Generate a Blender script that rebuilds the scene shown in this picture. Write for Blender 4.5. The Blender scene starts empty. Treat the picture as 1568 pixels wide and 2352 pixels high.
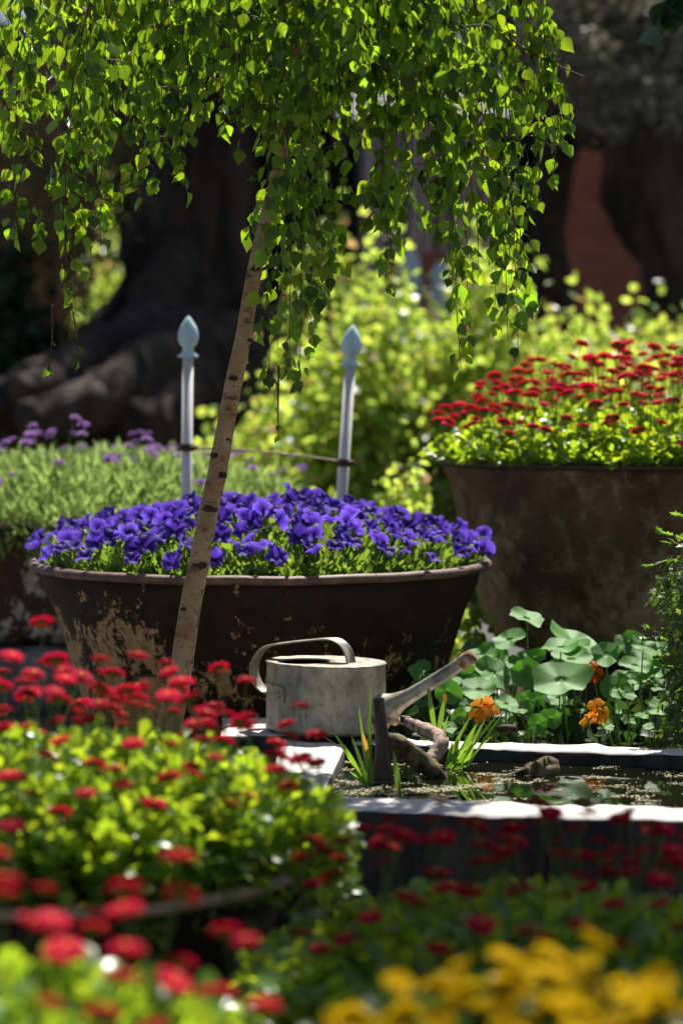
import bpy, math, random
import numpy as np
from mathutils import Vector, noise as mnoise
R_ = math.radians
rng = np.random.default_rng(11)
random.seed(11)
SC = bpy.context.scene
COL = SC.collection

# ------------------------------------------------------------------ camera
CAM_Z, PITCH, FPX = 1.15, R_(2.98), 5615.0
cam_d = bpy.data.cameras.new('camera'); cam = bpy.data.objects.new('camera', cam_d); COL.objects.link(cam)
cam.location = (0, 0, CAM_Z); cam.rotation_euler = (math.pi/2 - PITCH, 0, 0)
cam_d.sensor_fit = 'VERTICAL'; cam_d.sensor_height = 36.0; cam_d.lens = 36.0*FPX/2352
cam_d.clip_start = 0.05; cam_d.clip_end = 400
cam_d.dof.use_dof = True; cam_d.dof.focus_distance = 6.0; cam_d.dof.aperture_fstop = 2.35
SC.camera = cam

# ------------------------------------------------------------------ light
SUN_EL, SUN_AZ = R_(58), R_(14)            # behind the garden, a little to the right
w = bpy.data.worlds.new('World'); SC.world = w; w.use_nodes = True
nt = w.node_tree; bg = nt.nodes['Background']
sky = nt.nodes.new('ShaderNodeTexSky'); sky.sky_type = 'NISHITA'; sky.sun_disc = False
sky.sun_elevation = SUN_EL; sky.sun_rotation = SUN_AZ; sky.air_density = 1.0; sky.dust_density = 1.5; sky.ozone_density = 1.0
nt.links.new(sky.outputs[0], bg.inputs[0]); bg.inputs[1].default_value = 0.045
sun_d = bpy.data.lights.new('sun', 'SUN'); sun_d.energy = 5.0; sun_d.angle = R_(0.5); sun_d.color = (1, .955, .88)
sun = bpy.data.objects.new('sun', sun_d); COL.objects.link(sun)
sdir = Vector((math.sin(SUN_AZ)*math.cos(SUN_EL), math.cos(SUN_AZ)*math.cos(SUN_EL), math.sin(SUN_EL)))
sun.rotation_euler = sdir.to_track_quat('Z', 'Y').to_euler(); sun.location = sdir*20
SC.view_settings.view_transform = 'Standard'; SC.view_settings.look = 'None'
SC.view_settings.exposure = 0.85; SC.view_settings.gamma = 1
SC.cycles.use_denoising = True; SC.cycles.max_bounces = 7; SC.cycles.diffuse_bounces = 3
SC.cycles.glossy_bounces = 3; SC.cycles.transmission_bounces = 4; SC.cycles.transparent_max_bounces = 4
SC.cycles.sample_clamp_indirect = 4; SC.cycles.use_adaptive_sampling = True

# ------------------------------------------------------------------ helpers
_cp, _sp = math.cos(PITCH), math.sin(PITCH)
def P(px, py, Y):
    """point at depth Y (world y) seen at photo position (px, py) of a 1568 x 2352 frame"""
    a = (px-784)/FPX; b = (1176-py)/FPX
    dy = _cp + b*_sp; dz = -_sp + b*_cp
    t = Y/dy
    return np.array([a*t, Y, CAM_Z + dz*t])
def PZ(px, py, z):
    """point at height z seen at (px, py)"""
    a = (px-784)/FPX; b = (1176-py)/FPX
    dy = _cp + b*_sp; dz = -_sp + b*_cp
    t = (z-CAM_Z)/dz
    return np.array([a*t, dy*t, z])

class Geo:
    def __init__(s): s.V=[]; s.L=[]; s.S=[]; s.M=[]; s.C=[]; s.n=0
    def add(s, V, F, mat=0, lc=None):
        V = np.asarray(V, float).reshape(-1, 3)
        s.V.append(V); s.C.append(V.copy() if lc is None else np.asarray(lc, float))
        s.L.append(np.array([i for f in F for i in f], int)+s.n)
        s.S.append(np.array([len(f) for f in F], int))
        s.M.append(np.full(len(F), mat, int) if np.isscalar(mat) else np.asarray(mat, int))
        s.n += len(V); return s
    def cat(s):
        return (np.concatenate(s.V), np.concatenate(s.L), np.concatenate(s.S), np.concatenate(s.M), np.concatenate(s.C))
    def inst(s, tm, T, O, mat=None):
        """bake copies of template tm with matrices T (n,3,3) at O (n,3)"""
        V, L, S, M, C = tm.cat(); n = len(O)
        if n == 0: return s
        W = np.einsum('nij,vj->nvi', T, V) + O[:, None, :]
        k = len(V)
        s.V.append(W.reshape(-1, 3)); s.C.append(np.tile(C, (n, 1)))
        s.L.append((L[None, :] + (np.arange(n)*k)[:, None]).ravel() + s.n)
        s.S.append(np.tile(S, n)); s.M.append(np.tile(M if mat is None else np.full(len(M), mat), n))
        s.n += n*k; return s
    def mesh(s, name, mats, smooth=True):
        V, L, S, M, C = s.cat()
        me = bpy.data.meshes.new(name)
        me.vertices.add(len(V)); me.vertices.foreach_set('co', V.astype(np.float32).ravel())
        me.loops.add(len(L)); me.loops.foreach_set('vertex_index', L.astype(np.int32))
        me.polygons.add(len(S))
        st = np.concatenate([[0], np.cumsum(S)[:-1]]).astype(np.int32)
        me.polygons.foreach_set('loop_start', st)
        me.polygons.foreach_set('material_index', M.astype(np.int32))
        me.polygons.foreach_set('use_smooth', np.full(len(S), smooth))
        for m in mats: me.materials.append(m)
        at = me.attributes.new('lc', 'FLOAT_VECTOR', 'POINT'); at.data.foreach_set('vector', C.astype(np.float32).ravel())
        me.update(calc_edges=True)
        return me
    def build(s, name, mats, parent=None, smooth=True):
        if not isinstance(mats, (list, tuple)): mats = [mats]
        return link(name, s.mesh(name, mats, smooth), parent)
def link(name, me, parent=None, loc=None):
    o = bpy.data.objects.new(name, me); COL.objects.link(o)
    if parent is not None: o.parent = parent
    if loc is not None: o.location = loc
    return o
def tag(o, label=None, cat=None, group=None, kind=None):
    if label: o['label'] = label
    if cat: o['category'] = cat
    if group: o['group'] = group
    if kind: o['kind'] = kind
    return o
def thing(name, label, cat, loc=(0, 0, 0), group=None, rz=0):
    o = bpy.data.objects.new(name, None); COL.objects.link(o); o.empty_display_size = .05
    o.location = loc; o.rotation_euler = (0, 0, rz)
    return tag(o, label, cat, group)
def nrm(a):
    a = np.asarray(a, float); return a/np.maximum(np.linalg.norm(a, axis=-1, keepdims=True), 1e-9)
def frames(d, n, sc=1.0):
    y = nrm(d); x = nrm(np.cross(y, n)); z = np.cross(x, y)
    sc = np.asarray(sc, float).reshape(-1, 1, 1) if np.ndim(sc) else sc
    return np.stack([x, y, z], axis=-1)*sc
def rdir(n): return nrm(rng.normal(size=(n, 3)))
def smooth_path(pts, k=6):
    pts = [np.asarray(p, float) for p in pts]; out = []
    for i in range(len(pts)-1):
        p0 = pts[max(i-1, 0)]; p1 = pts[i]; p2 = pts[i+1]; p3 = pts[min(i+2, len(pts)-1)]
        for j in range(k):
            t = j/k
            out.append(.5*((2*p1)+(-p0+p2)*t+(2*p0-5*p1+4*p2-p3)*t*t+(-p0+3*p1-3*p2+p3)*t**3))
    out.append(pts[-1]); return np.array(out)
def tube(g, pts, rad, n=8, mat=0, cap=True, wob=0, wf=8.0, seed=0.0, flat=1.0, flute=0):
    pts = np.asarray(pts, float); m = len(pts)
    rad = np.interp(np.linspace(0, 1, m), np.linspace(0, 1, len(rad)), rad) if np.ndim(rad) else np.full(m, rad)
    tg = nrm(np.gradient(pts, axis=0))
    up = np.array([0, 0, 1.]) if abs(tg[0][2]) < .9 else np.array([0, 1., 0])
    x = nrm(np.cross(tg[0], up)); V = []
    for i in range(m):
        x = nrm(x - tg[i]*np.dot(x, tg[i])); y = np.cross(tg[i], x)
        for k in range(n):
            a = 2*math.pi*k/n; r = rad[i]
            v = x*math.cos(a) + y*math.sin(a)*flat
            if flute: r *= 1+.13*math.sin(5*a+pts[i][2]*1.1)+.07*math.sin(9*a-pts[i][2]*1.7)+.04*math.sin(17*a+pts[i][2]*.6)
            if wob:
                q = (pts[i] + v*r)*wf
                r *= 1 + wob*mnoise.fractal(Vector((q[0]+seed, q[1], q[2])), .7, 2.0, 4)
            V.append(pts[i] + v*r)
    F = [(i*n+k, i*n+(k+1) % n, (i+1)*n+(k+1) % n, (i+1)*n+k) for i in range(m-1) for k in range(n)]
    if cap: F += [tuple(range(n))[::-1], tuple((m-1)*n+k for k in range(n))]
    g.add(V, F, mat); return g
def lathe(g, prof, n=64, c=(0, 0), mat=0, wob=0.0, seed=0.0):
    V = []; m = len(prof)
    for r, z in prof:
        for k in range(n):
            a = 2*math.pi*k/n
            q = r*(1+wob*mnoise.fractal(Vector((math.cos(a)*2+seed, math.sin(a)*2, z*4)), .8, 2, 4))
            V.append((c[0]+q*math.cos(a), c[1]+q*math.sin(a), z))
    F = [(i*n+k, i*n+(k+1) % n, (i+1)*n+(k+1) % n, (i+1)*n+k) for i in range(m-1) for k in range(n)]
    g.add(V, F, mat); return g
def rough_block(g, cs, z0, z1, div=(16, 3, 2), amp=.004, mat=0, seed=0.0, bev=.012):
    """stone block on a quadrilateral (4 corners xy, counter-clockwise), noisy faces, worn edges"""
    nx, ny, nz = div; cs = [np.array(c, float) for c in cs]; idx = {}; V = []; F = []
    def vid(i, j, k):
        if (i, j, k) in idx: return idx[(i, j, k)]
        u, v, t = i/nx, j/ny, k/nz
        p = (cs[0]*(1-u)+cs[1]*u)*(1-v) + (cs[3]*(1-u)+cs[2]*u)*v
        z = z0+(z1-z0)*t; q = np.array([p[0], p[1], z])
        e = (i in (0, nx)) + (j in (0, ny)) + (k in (0, nz))
        c0 = np.array([*(sum(cs)/4), (z0+z1)/2])
        if e >= 2: q = q + nrm(c0-q)*bev*(1 if k == nz else .4)*(1+.8*mnoise.noise(Vector(q*25)))
        d = mnoise.fractal(Vector((q[0]*9+seed, q[1]*9, q[2]*9)), .7, 2, 5)
        q = q + nrm(q-c0)*np.array([1, 1, .0])*d*amp + np.array([0, 0, d*amp*.6])
        idx[(i, j, k)] = len(V); V.append(q); return idx[(i, j, k)]
    for i in range(nx):
        for j in range(ny):
            F.append((vid(i, j, nz), vid(i+1, j, nz), vid(i+1, j+1, nz), vid(i, j+1, nz)))
            F.append((vid(i, j, 0), vid(i, j+1, 0), vid(i+1, j+1, 0), vid(i+1, j, 0)))
    for i in range(nx):
        for k in range(nz):
            F.append((vid(i, 0, k), vid(i+1, 0, k), vid(i+1, 0, k+1), vid(i, 0, k+1)))
            F.append((vid(i, ny, k), vid(i, ny, k+1), vid(i+1, ny, k+1), vid(i+1, ny, k)))
    for j in range(ny):
        for k in range(nz):
            F.append((vid(0, j, k), vid(0, j, k+1), vid(0, j+1, k+1), vid(0, j+1, k)))
            F.append((vid(nx, j, k), vid(nx, j+1, k), vid(nx, j+1, k+1), vid(nx, j, k+1)))
    g.add(V, F, mat); return g

# ------------------------------------------------------------------ materials
def newmat(name):
    m = bpy.data.materials.new(name); m.use_nodes = True
    n = m.node_tree; n.nodes.clear()
    out = n.nodes.new('ShaderNodeOutputMaterial'); return m, n, out
def node(n, t, **kw):
    x = n.nodes.new(t)
    for k, v in kw.items():
        if k.startswith('i_'):
            key = k[2:].replace('_', ' '); x.inputs[key].default_value = v
        else: setattr(x, k, v)
    return x
def ramp(n, fac, stops, interp='LINEAR'):
    r = n.nodes.new('ShaderNodeValToRGB'); r.color_ramp.interpolation = interp
    e = r.color_ramp.elements
    while len(e) < len(stops): e.new(.5)
    for i, (p, c) in enumerate(stops):
        e[i].position = p; e[i].color = (*c, 1) if len(c) == 3 else c
    n.links.new(fac, r.inputs[0]); return r
def principled(n, rough=.5, spec=.5, metal=0):
    p = n.nodes.new('ShaderNodeBsdfPrincipled'); p.inputs['Roughness'].default_value = rough
    p.inputs['Specular IOR Level'].default_value = spec; p.inputs['Metallic'].default_value = metal
    return p
def noise(n, scale, detail=6, rough=.6, dist=0, vec=None, coord='Object', stretch=None):
    t = node(n, 'ShaderNodeTexNoise', i_Scale=scale, i_Detail=detail, i_Roughness=rough, i_Distortion=dist)
    tc = n.nodes.new('ShaderNodeTexCoord'); v = tc.outputs[coord]
    if stretch:
        mp = n.nodes.new('ShaderNodeMapping'); mp.inputs['Scale'].default_value = stretch
        n.links.new(v, mp.inputs[0]); v = mp.outputs[0]
    n.links.new(v if vec is None else vec, t.inputs['Vector']); return t
def bump(n, p, src, strength=.4, dist=.01):
    b = node(n, 'ShaderNodeBump', i_Strength=strength, i_Distance=dist)
    n.links.new(src, b.inputs['Height']); n.links.new(b.outputs[0], p.inputs['Normal']); return b
def leafmat(name, a, b, t, tf=.5, rough=.4, spec=.5, vein=False, extra=None, objvar=0.0, tv=(.72, 1.22)):
    """a, b: two reflectance colours mixed leaf by leaf; t: light coming through"""
    m, n, out = newmat(name)
    g = n.nodes.new('ShaderNodeNewGeometry')
    st = [(0, a), (1, b)] if extra is None else [(0, a), (.9, b), (.93, extra), (1, extra)]
    r = ramp(n, g.outputs['Random Per Island'], st)
    col = r.outputs[0]
    if objvar:
        oi = n.nodes.new('ShaderNodeObjectInfo'); mo = node(n, 'ShaderNodeMapRange'); mo.inputs[3].default_value = 1-objvar; mo.inputs[4].default_value = 1+objvar*.6
        n.links.new(oi.outputs['Random'], mo.inputs[0]); ho = n.nodes.new('ShaderNodeHueSaturation'); n.links.new(mo.outputs[0], ho.inputs['Value']); n.links.new(col, ho.inputs['Color']); col = ho.outputs[0]
    hv = node(n, 'ShaderNodeHueSaturation'); hv.inputs['Hue'].default_value = .5
    mr = node(n, 'ShaderNodeMapRange'); mr.inputs[3].default_value = tv[0]; mr.inputs[4].default_value = tv[1]
    wn = node(n, 'ShaderNodeTexWhiteNoise', noise_dimensions='1D'); n.links.new(g.outputs['Random Per Island'], wn.inputs['W'])
    mh = node(n, 'ShaderNodeMapRange'); mh.inputs[3].default_value = .485; mh.inputs[4].default_value = .515; n.links.new(wn.outputs['Value'], mh.inputs[0]); n.links.new(mh.outputs[0], hv.inputs['Hue'])
    n.links.new(g.outputs['Random Per Island'], mr.inputs[0]); n.links.new(mr.outputs[0], hv.inputs['Value'])
    hv.inputs['Color'].default_value = (*t, 1)
    p = principled(n, rough, spec); n.links.new(col, p.inputs['Base Color'])
    tr = n.nodes.new('ShaderNodeBsdfTranslucent'); n.links.new(hv.outputs[0], tr.inputs[0])
    if extra is not None:
        mx0 = node(n, 'ShaderNodeMix', data_type='RGBA')
        gt = node(n, 'ShaderNodeMath', operation='GREATER_THAN'); gt.inputs[1].default_value = .92
        n.links.new(g.outputs['Random Per Island'], gt.inputs[0]); n.links.new(gt.outputs[0], mx0.inputs[0])
        n.links.new(hv.outputs[0], mx0.inputs[6]); mx0.inputs[7].default_value = (*extra, 1)
        n.links.new(mx0.outputs[2], tr.inputs[0])
    mx = n.nodes.new('ShaderNodeMixShader'); mx.inputs[0].default_value = tf
    n.links.new(p.outputs[0], mx.inputs[1]); n.links.new(tr.outputs[0], mx.inputs[2]); n.links.new(mx.outputs[0], out.inputs[0])
    if vein:   # midrib + side veins from the leaf's own coordinates
        at = node(n, 'ShaderNodeAttribute', attribute_name='lc')
        sx = n.nodes.new('ShaderNodeSeparateXYZ'); n.links.new(at.outputs['Vector'], sx.inputs[0])
        ab = node(n, 'ShaderNodeMath', operation='ABSOLUTE'); n.links.new(sx.outputs[0], ab.inputs[0])
        s1 = node(n, 'ShaderNodeMath', operation='SUBTRACT'); n.links.new(sx.outputs[1], s1.inputs[0]); n.links.new(ab.outputs[0], s1.inputs[1])
        s2 = node(n, 'ShaderNodeMath', operation='MULTIPLY'); n.links.new(s1.outputs[0], s2.inputs[0]); s2.inputs[1].default_value = 48
        s3 = node(n, 'ShaderNodeMath', operation='SINE'); n.links.new(s2.outputs[0], s3.inputs[0])
        bump(n, p, s3.outputs[0], .35, .0015)
    return m
def simple(name, c, rough=.6, spec=.4, var=.25, scale=20, metal=0, bmp=.2, c2=None):
    m, n, out = newmat(name); p = principled(n, rough, spec, metal)
    t = noise(n, scale)
    c2 = c2 or tuple(x*(1-var) for x in c)
    r = ramp(n, t.outputs[0], [(.35, c2), (.65, c)]); n.links.new(r.outputs[0], p.inputs['Base Color'])
    bump(n, p, t.outputs[0], bmp, .004); n.links.new(p.outputs[0], out.inputs[0]); return m

def rustmat(name, dark, dark2, patch, patch2, zlo, zhi, amount, seed=0.0, scale=7.0, xside=0.0, soft=0.0):
    """dark rusted iron with flaking old plaster and paint, densest between zlo and zhi"""
    m, n, out = newmat(name); p = principled(n, .75, .3)
    tc = n.nodes.new('ShaderNodeTexCoord'); mp = n.nodes.new('ShaderNodeMapping')
    mp.inputs['Location'].default_value = (seed, seed*.7, 0); mp.inputs['Scale'].default_value = (1, 1, .8)
    n.links.new(tc.outputs['Object'], mp.inputs[0])
    n1 = noise(n, scale, 9, .68, .35, mp.outputs[0]); n2 = noise(n, scale*.28, 3, .5, 0, mp.outputs[0]); n3 = noise(n, scale*5, 6, .7, .4, mp.outputs[0])
    rr = noise(n, scale*1.7, 5, .6, .2, mp.outputs[0])
    base = ramp(n, rr.outputs[0], [(.3, dark), (.7, dark2)])
    pc = ramp(n, n3.outputs[0], [(.35, patch2), (.6, patch)])
    sx = n.nodes.new('ShaderNodeSeparateXYZ'); n.links.new(tc.outputs['Object'], sx.inputs[0])
    mr = node(n, 'ShaderNodeMapRange', interpolation_type='SMOOTHSTEP'); mr.inputs[1].default_value = zhi; mr.inputs[2].default_value = zlo
    mr.inputs[3].default_value = 0; mr.inputs[4].default_value = amount; n.links.new(sx.outputs[2], mr.inputs[0])
    a = node(n, 'ShaderNodeMath', operation='ADD'); n.links.new(n1.outputs[0], a.inputs[0]); n.links.new(mr.outputs[0], a.inputs[1])
    if xside:
        ax_ = node(n, 'ShaderNodeMath', operation='MULTIPLY_ADD'); n.links.new(sx.outputs[0], ax_.inputs[0]); ax_.inputs[1].default_value = -xside; n.links.new(a.outputs[0], ax_.inputs[2]); a = ax_
    b = node(n, 'ShaderNodeMath', operation='MULTIPLY_ADD'); n.links.new(n2.outputs[0], b.inputs[0]); b.inputs[1].default_value = .45; n.links.new(a.outputs[0], b.inputs[2])
    c = node(n, 'ShaderNodeMath', operation='MULTIPLY_ADD'); n.links.new(n3.outputs[0], c.inputs[0]); c.inputs[1].default_value = .42; n.links.new(b.outputs[0], c.inputs[2])
    msk = ramp(n, c.outputs[0], [(0, (0, 0, 0)), (1, (1, 1, 1))]); e = msk.color_ramp.elements
    # threshold lives beyond 1, so shift
    sh = node(n, 'ShaderNodeMapRange'); sh.inputs[1].default_value = 1.10-soft; sh.inputs[2].default_value = 1.15+soft
    n.links.new(c.outputs[0], sh.inputs[0])
    mx = node(n, 'ShaderNodeMix', data_type='RGBA'); n.links.new(sh.outputs[0], mx.inputs[0])
    n.links.new(base.outputs[0], mx.inputs[6]); n.links.new(pc.outputs[0], mx.inputs[7])
    n.links.new(mx.outputs[2], p.inputs['Base Color'])
    n.nodes.remove(msk)
    bump(n, p, c.outputs[0], .5, .012); n.links.new(p.outputs[0], out.inputs[0]); return m

M = {}
M['rust_a'] = rustmat('rusted_iron', (.018, .008, .004), (.04, .017, .007), (.50, .33, .15), (.30, .15, .05), .30, .60, .17, 0, 12.0, .12)
M['rust_b'] = rustmat('rusted_iron_streaked', (.08, .04, .018), (.23, .13, .065), (.52, .38, .21), (.30, .19, .095), -.25, .72, .50, 3.1, 5.0, 0, .07)
M['rust_c'] = rustmat('rusted_iron_pale_flakes', (.05, .022, .010), (.09, .04, .018), (.50, .45, .33), (.3, .26, .18), .0, .42, .17, 7.7, 8)
M['rust_d'] = rustmat('rusted_iron_plain', (.02, .011, .007), (.035, .02, .012), (.14, .09, .05), (.08, .05, .03), 0, .3, .06, 9.2)
M['rim'] = simple('rusty_rim', (.25, .15, .11), .6, .4, .3, 16, bmp=.8, c2=(.07, .04, .03))
M['rim_fg'] = simple('pale_clay_rim', (.60, .38, .27), .6, .4, .3, 26, c2=(.40, .23, .15))
M['soil'] = simple('soil', (.045, .028, .018), .95, .1, .7, 60, bmp=.9)
M['ground'] = simple('gravel', (.13, .125, .12), .95, .1, .5, 25, bmp=.8)
M['birch'] = None
M['leaf_birch'] = leafmat('birch_leaf', (.022, .07, .010), (.055, .125, .016), (.46, .72, .022), .44, .28, .7, vein=True, tv=(.25, 1.5))
M['leaf_daisy'] = leafmat('daisy_leaf', (.06, .14, .015), (.11, .22, .03), (.62, .84, .035), .45, .33, 1.0)
M['leaf_petunia'] = leafmat('petunia_leaf', (.07, .15, .03), (.10, .20, .04), (.34, .52, .05), .40, .38, .45)
M['leaf_grey'] = leafmat('grey_green_leaf', (.19, .27, .09), (.27, .37, .13), (.44, .60, .15), .38, .6, .2)
M['leaf_shrub'] = leafmat('shrub_leaf', (.12, .20, .045), (.19, .28, .07), (.80, .98, .13), .54, .38, 1.0, extra=(.55, .34, .14))
M['leaf_dark'] = leafmat('evergreen_leaf', (.02, .045, .015), (.03, .065, .02), (.06, .14, .02), .3, .45, .4)
M['leaf_olive'] = leafmat('olive_leaf', (.20, .19, .14), (.30, .27, .21), (.20, .19, .12), .25, .42, .5)
M['leaf_brown'] = leafmat('brownish_leaf', (.11, .09, .045), (.17, .13, .07), (.30, .24, .08), .3, .42, .5)
M['leaf_ivy'] = leafmat('ivy_leaf', (.06, .10, .04), (.13, .19, .09), (.20, .34, .04), .35, .36, .6, extra=(.48, .62, .06))
M['blade'] = leafmat('reed_blade', (.06, .13, .05), (.10, .20, .06), (.30, .60, .04), .4, .4, .4)
M['blade_pale'] = leafmat('dry_reed_blade', (.5, .48, .28), (.55, .5, .3), (.5, .5, .2), .3, .6, .2)
M['blade_orange'] = leafmat('orange_blade_tip', (.6, .3, .05), (.7, .4, .05), (.8, .45, .05), .4, .5, .2)
M['stem'] = leafmat('green_stem', (.12, .22, .05), (.16, .26, .06), (.35, .5, .06), .3, .5, .3)
M['twig'] = simple('birch_twig', (.13, .07, .04), .6, .3, .4, 40)
M['red'] = leafmat('crimson_petal', (.52, .003, .034), (.72, .010, .075), (.88, .006, .075), .42, .7, .08, objvar=.35)
M['red_back'] = leafmat('dark_crimson_petal', (.30, .002, .014), (.4, .005, .025), (.5, .005, .03), .4, .7, .1)
M['yellow_eye'] = simple('yellow_eye', (.75, .45, .03), .8, .1, .3, 200)
M['orange_eye'] = simple('orange_brown_eye', (.55, .28, .02), .8, .1, .3, 200)
M['yellow'] = leafmat('yellow_petal', (.42, .27, .0004), (.62, .41, .0008), (.50, .34, .0006), .4, .8, .04)
M['violet'] = leafmat('small_violet_flower', (.36, .15, .50), (.48, .22, .62), (.50, .25, .68), .35, .6, .2)
M['orange'] = leafmat('orange_petal', (.95, .36, .015), (1.0, .46, .02), (1.0, .45, .02), .65, .5, .3)
M['redorange'] = leafmat('red_orange_petal', (.70, .11, .01), (.75, .15, .01), (.9, .16, .01), .4, .5, .3)

def petuniamat():
    m, n, out = newmat('petunia_petal')
    at = node(n, 'ShaderNodeAttribute', attribute_name='lc')      # x: radius 0..1, y: angle
    sx = n.nodes.new('ShaderNodeSeparateXYZ'); n.links.new(at.outputs['Vector'], sx.inputs[0])
    r = ramp(n, sx.outputs[0], [(.08, (.03, .01, .10)), (.45, (.055, .025, .28)), (1, (.15, .078, .49))])
    m5 = node(n, 'ShaderNodeMath', operation='MULTIPLY'); n.links.new(sx.outputs[1], m5.inputs[0]); m5.inputs[1].default_value = 5
    cs = node(n, 'ShaderNodeMath', operation='COSINE'); n.links.new(m5.outputs[0], cs.inputs[0])
    mr = node(n, 'ShaderNodeMapRange'); mr.inputs[1].default_value = .9; mr.inputs[2].default_value = 1; mr.inputs[4].default_value = .55
    n.links.new(cs.outputs[0], mr.inputs[0])
    mx = node(n, 'ShaderNodeMix', data_type='RGBA'); n.links.new(mr.outputs[0], mx.inputs[0]); n.links.new(r.outputs[0], mx.inputs[6]); mx.inputs[7].default_value = (.05, .015, .20, 1)
    oi = n.nodes.new('ShaderNodeObjectInfo'); mo = node(n, 'ShaderNodeMapRange'); mo.inputs[3].default_value = .7; mo.inputs[4].default_value = 1.35
    n.links.new(oi.outputs['Random'], mo.inputs[0]); ho = n.nodes.new('ShaderNodeHueSaturation'); n.links.new(mo.outputs[0], ho.inputs['Value']); n.links.new(mx.outputs[2], ho.inputs['Color'])
    class _O: pass
    mx = _O(); mx.outputs = {2: ho.outputs[0]}
    p = principled(n, .6, .2); n.links.new(mx.outputs[2], p.inputs['Base Color'])
    tr = n.nodes.new('ShaderNodeBsdfTranslucent')
    h = node(n, 'ShaderNodeHueSaturation'); h.inputs['Value'].default_value = 1.5; n.links.new(mx.outputs[2], h.inputs['Color']); n.links.new(h.outputs[0], tr.inputs[0])
    ms = n.nodes.new('ShaderNodeMixShader'); ms.inputs[0].default_value = .5
    n.links.new(p.outputs[0], ms.inputs[1]); n.links.new(tr.outputs[0], ms.inputs[2]); n.links.new(ms.outputs[0], out.inputs[0]); return m
M['petunia'] = petuniamat()

def nastmat():
    m, n, out = newmat('nasturtium_leaf')
    at = node(n, 'ShaderNodeAttribute', attribute_name='lc')
    sx = n.nodes.new('ShaderNodeSeparateXYZ'); n.links.new(at.outputs['Vector'], sx.inputs[0])
    m9 = node(n, 'ShaderNodeMath', operation='MULTIPLY'); n.links.new(sx.outputs[1], m9.inputs[0]); m9.inputs[1].default_value = 9
    cs = node(n, 'ShaderNodeMath', operation='COSINE'); n.links.new(m9.outputs[0], cs.inputs[0])
    mr = node(n, 'ShaderNodeMapRange'); mr.inputs[1].default_value = .97; mr.inputs[2].default_value = 1; mr.inputs[4].default_value = .28
    n.links.new(cs.outputs[0], mr.inputs[0])
    cen = node(n, 'ShaderNodeMapRange'); cen.inputs[1].default_value = .1; cen.inputs[2].default_value = .02; cen.inputs[4].default_value = 1
    n.links.new(sx.outputs[0], cen.inputs[0])
    mxv = node(n, 'ShaderNodeMath', operation='MAXIMUM'); n.links.new(mr.outputs[0], mxv.inputs[0]); n.links.new(cen.outputs[0], mxv.inputs[1])
    t = noise(n, 30, 4, .6)
    b = ramp(n, t.outputs[0], [(.3, (.085, .23, .045)), (.7, (.15, .32, .08))])
    mx = node(n, 'ShaderNodeMix', data_type='RGBA'); n.links.new(mxv.outputs[0], mx.inputs[0]); n.links.new(b.outputs[0], mx.inputs[6]); mx.inputs[7].default_value = (.30, .48, .20, 1)
    p = principled(n, .5, .28); n.links.new(mx.outputs[2], p.inputs['Base Color'])
    tr = n.nodes.new('ShaderNodeBsdfTranslucent'); tr.inputs[0].default_value = (.18, .55, .03, 1)
    ms = n.nodes.new('ShaderNodeMixShader'); ms.inputs[0].default_value = .25
    n.links.new(p.outputs[0], ms.inputs[1]); n.links.new(tr.outputs[0], ms.inputs[2]); n.links.new(ms.outputs[0], out.inputs[0])
    bump(n, p, t.outputs[0], .3, .004); return m
M['nast'] = nastmat()

def barkmat(name, c1, c2, c3, stretch, scale, bstr=.6, dist=.01, thr=(.4, .6), rough=.8):
    m, n, out = newmat(name); p = principled(n, rough, .25)
    a = noise(n, scale, 8, .65, .2, stretch=stretch); b = noise(n, scale*.4, 4, .6)
    r = ramp(n, b.outputs[0], [(.35, c1), (.65, c2)]); k = ramp(n, a.outputs[0], [(thr[0], (1, 1, 1)), (thr[1], (0, 0, 0))])
    mx = node(n, 'ShaderNodeMix', data_type='RGBA'); n.links.new(k.outputs[0], mx.inputs[0]); n.links.new(r.outputs[0], mx.inputs[6]); mx.inputs[7].default_value = (*c3, 1)
    n.links.new(mx.outputs[2], p.inputs['Base Color']); bump(n, p, a.outputs[0], bstr, dist); n.links.new(p.outputs[0], out.inputs[0]); return m
M['birch'] = barkmat('birch_bark', (.36, .19, .085), (.56, .39, .23), (.16, .09, .045), (1, 1, 1.7), 34, .8, .003, (.36, .46))
M['knot'] = barkmat('dark_knot', (.08, .048, .03), (.16, .10, .06), (.03, .018, .012), (1, 1, 3), 70, .9, .004)
M['oldbark'] = barkmat('old_bark', (.085, .055, .040), (.135, .095, .072), (.028, .02, .015), (3, 3, .5), 1.8, 1, .08)
M['driftwood'] = barkmat('driftwood', (.34, .24, .19), (.46, .34, .28), (.10, .06, .045), (1, 1, .4), 35, .8, .006, (.38, .5))
M['wetwood'] = barkmat('wet_dark_wood', (.11, .08, .07), (.15, .11, .09), (.05, .035, .03), (3, 3, .4), 20, .6, .004)
M['mossy'] = barkmat('mossy_wood', (.16, .12, .05), (.30, .22, .12), (.05, .035, .02), (1, 1, 1), 30, 1, .008)
M['stone'] = barkmat('white_stone', (.58, .53, .50), (.74, .69, .65), (.20, .17, .14), (1, 1, .3), 13, .6, .006, (.33, .43))
M['stone_grey'] = barkmat('grey_stone', (.20, .20, .20), (.28, .27, .26), (.10, .10, .10), (1, 1, 1), 6, .6, .01)
M['stone_side'] = barkmat('shaded_side_stone', (.06, .05, .043), (.10, .085, .072), (.03, .024, .02), (1, 1, .5), 9, .5, .006)  # darker copy of the kerb stone for its sides, shade put into the colour
M['slate'] = simple('flat_slate', (.5, .5, .46), .7, .4, .5, 30)
M['white_paint'] = simple('white_paint', (.88, .84, .78), .45, .4, .12, 14, bmp=.1)
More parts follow.
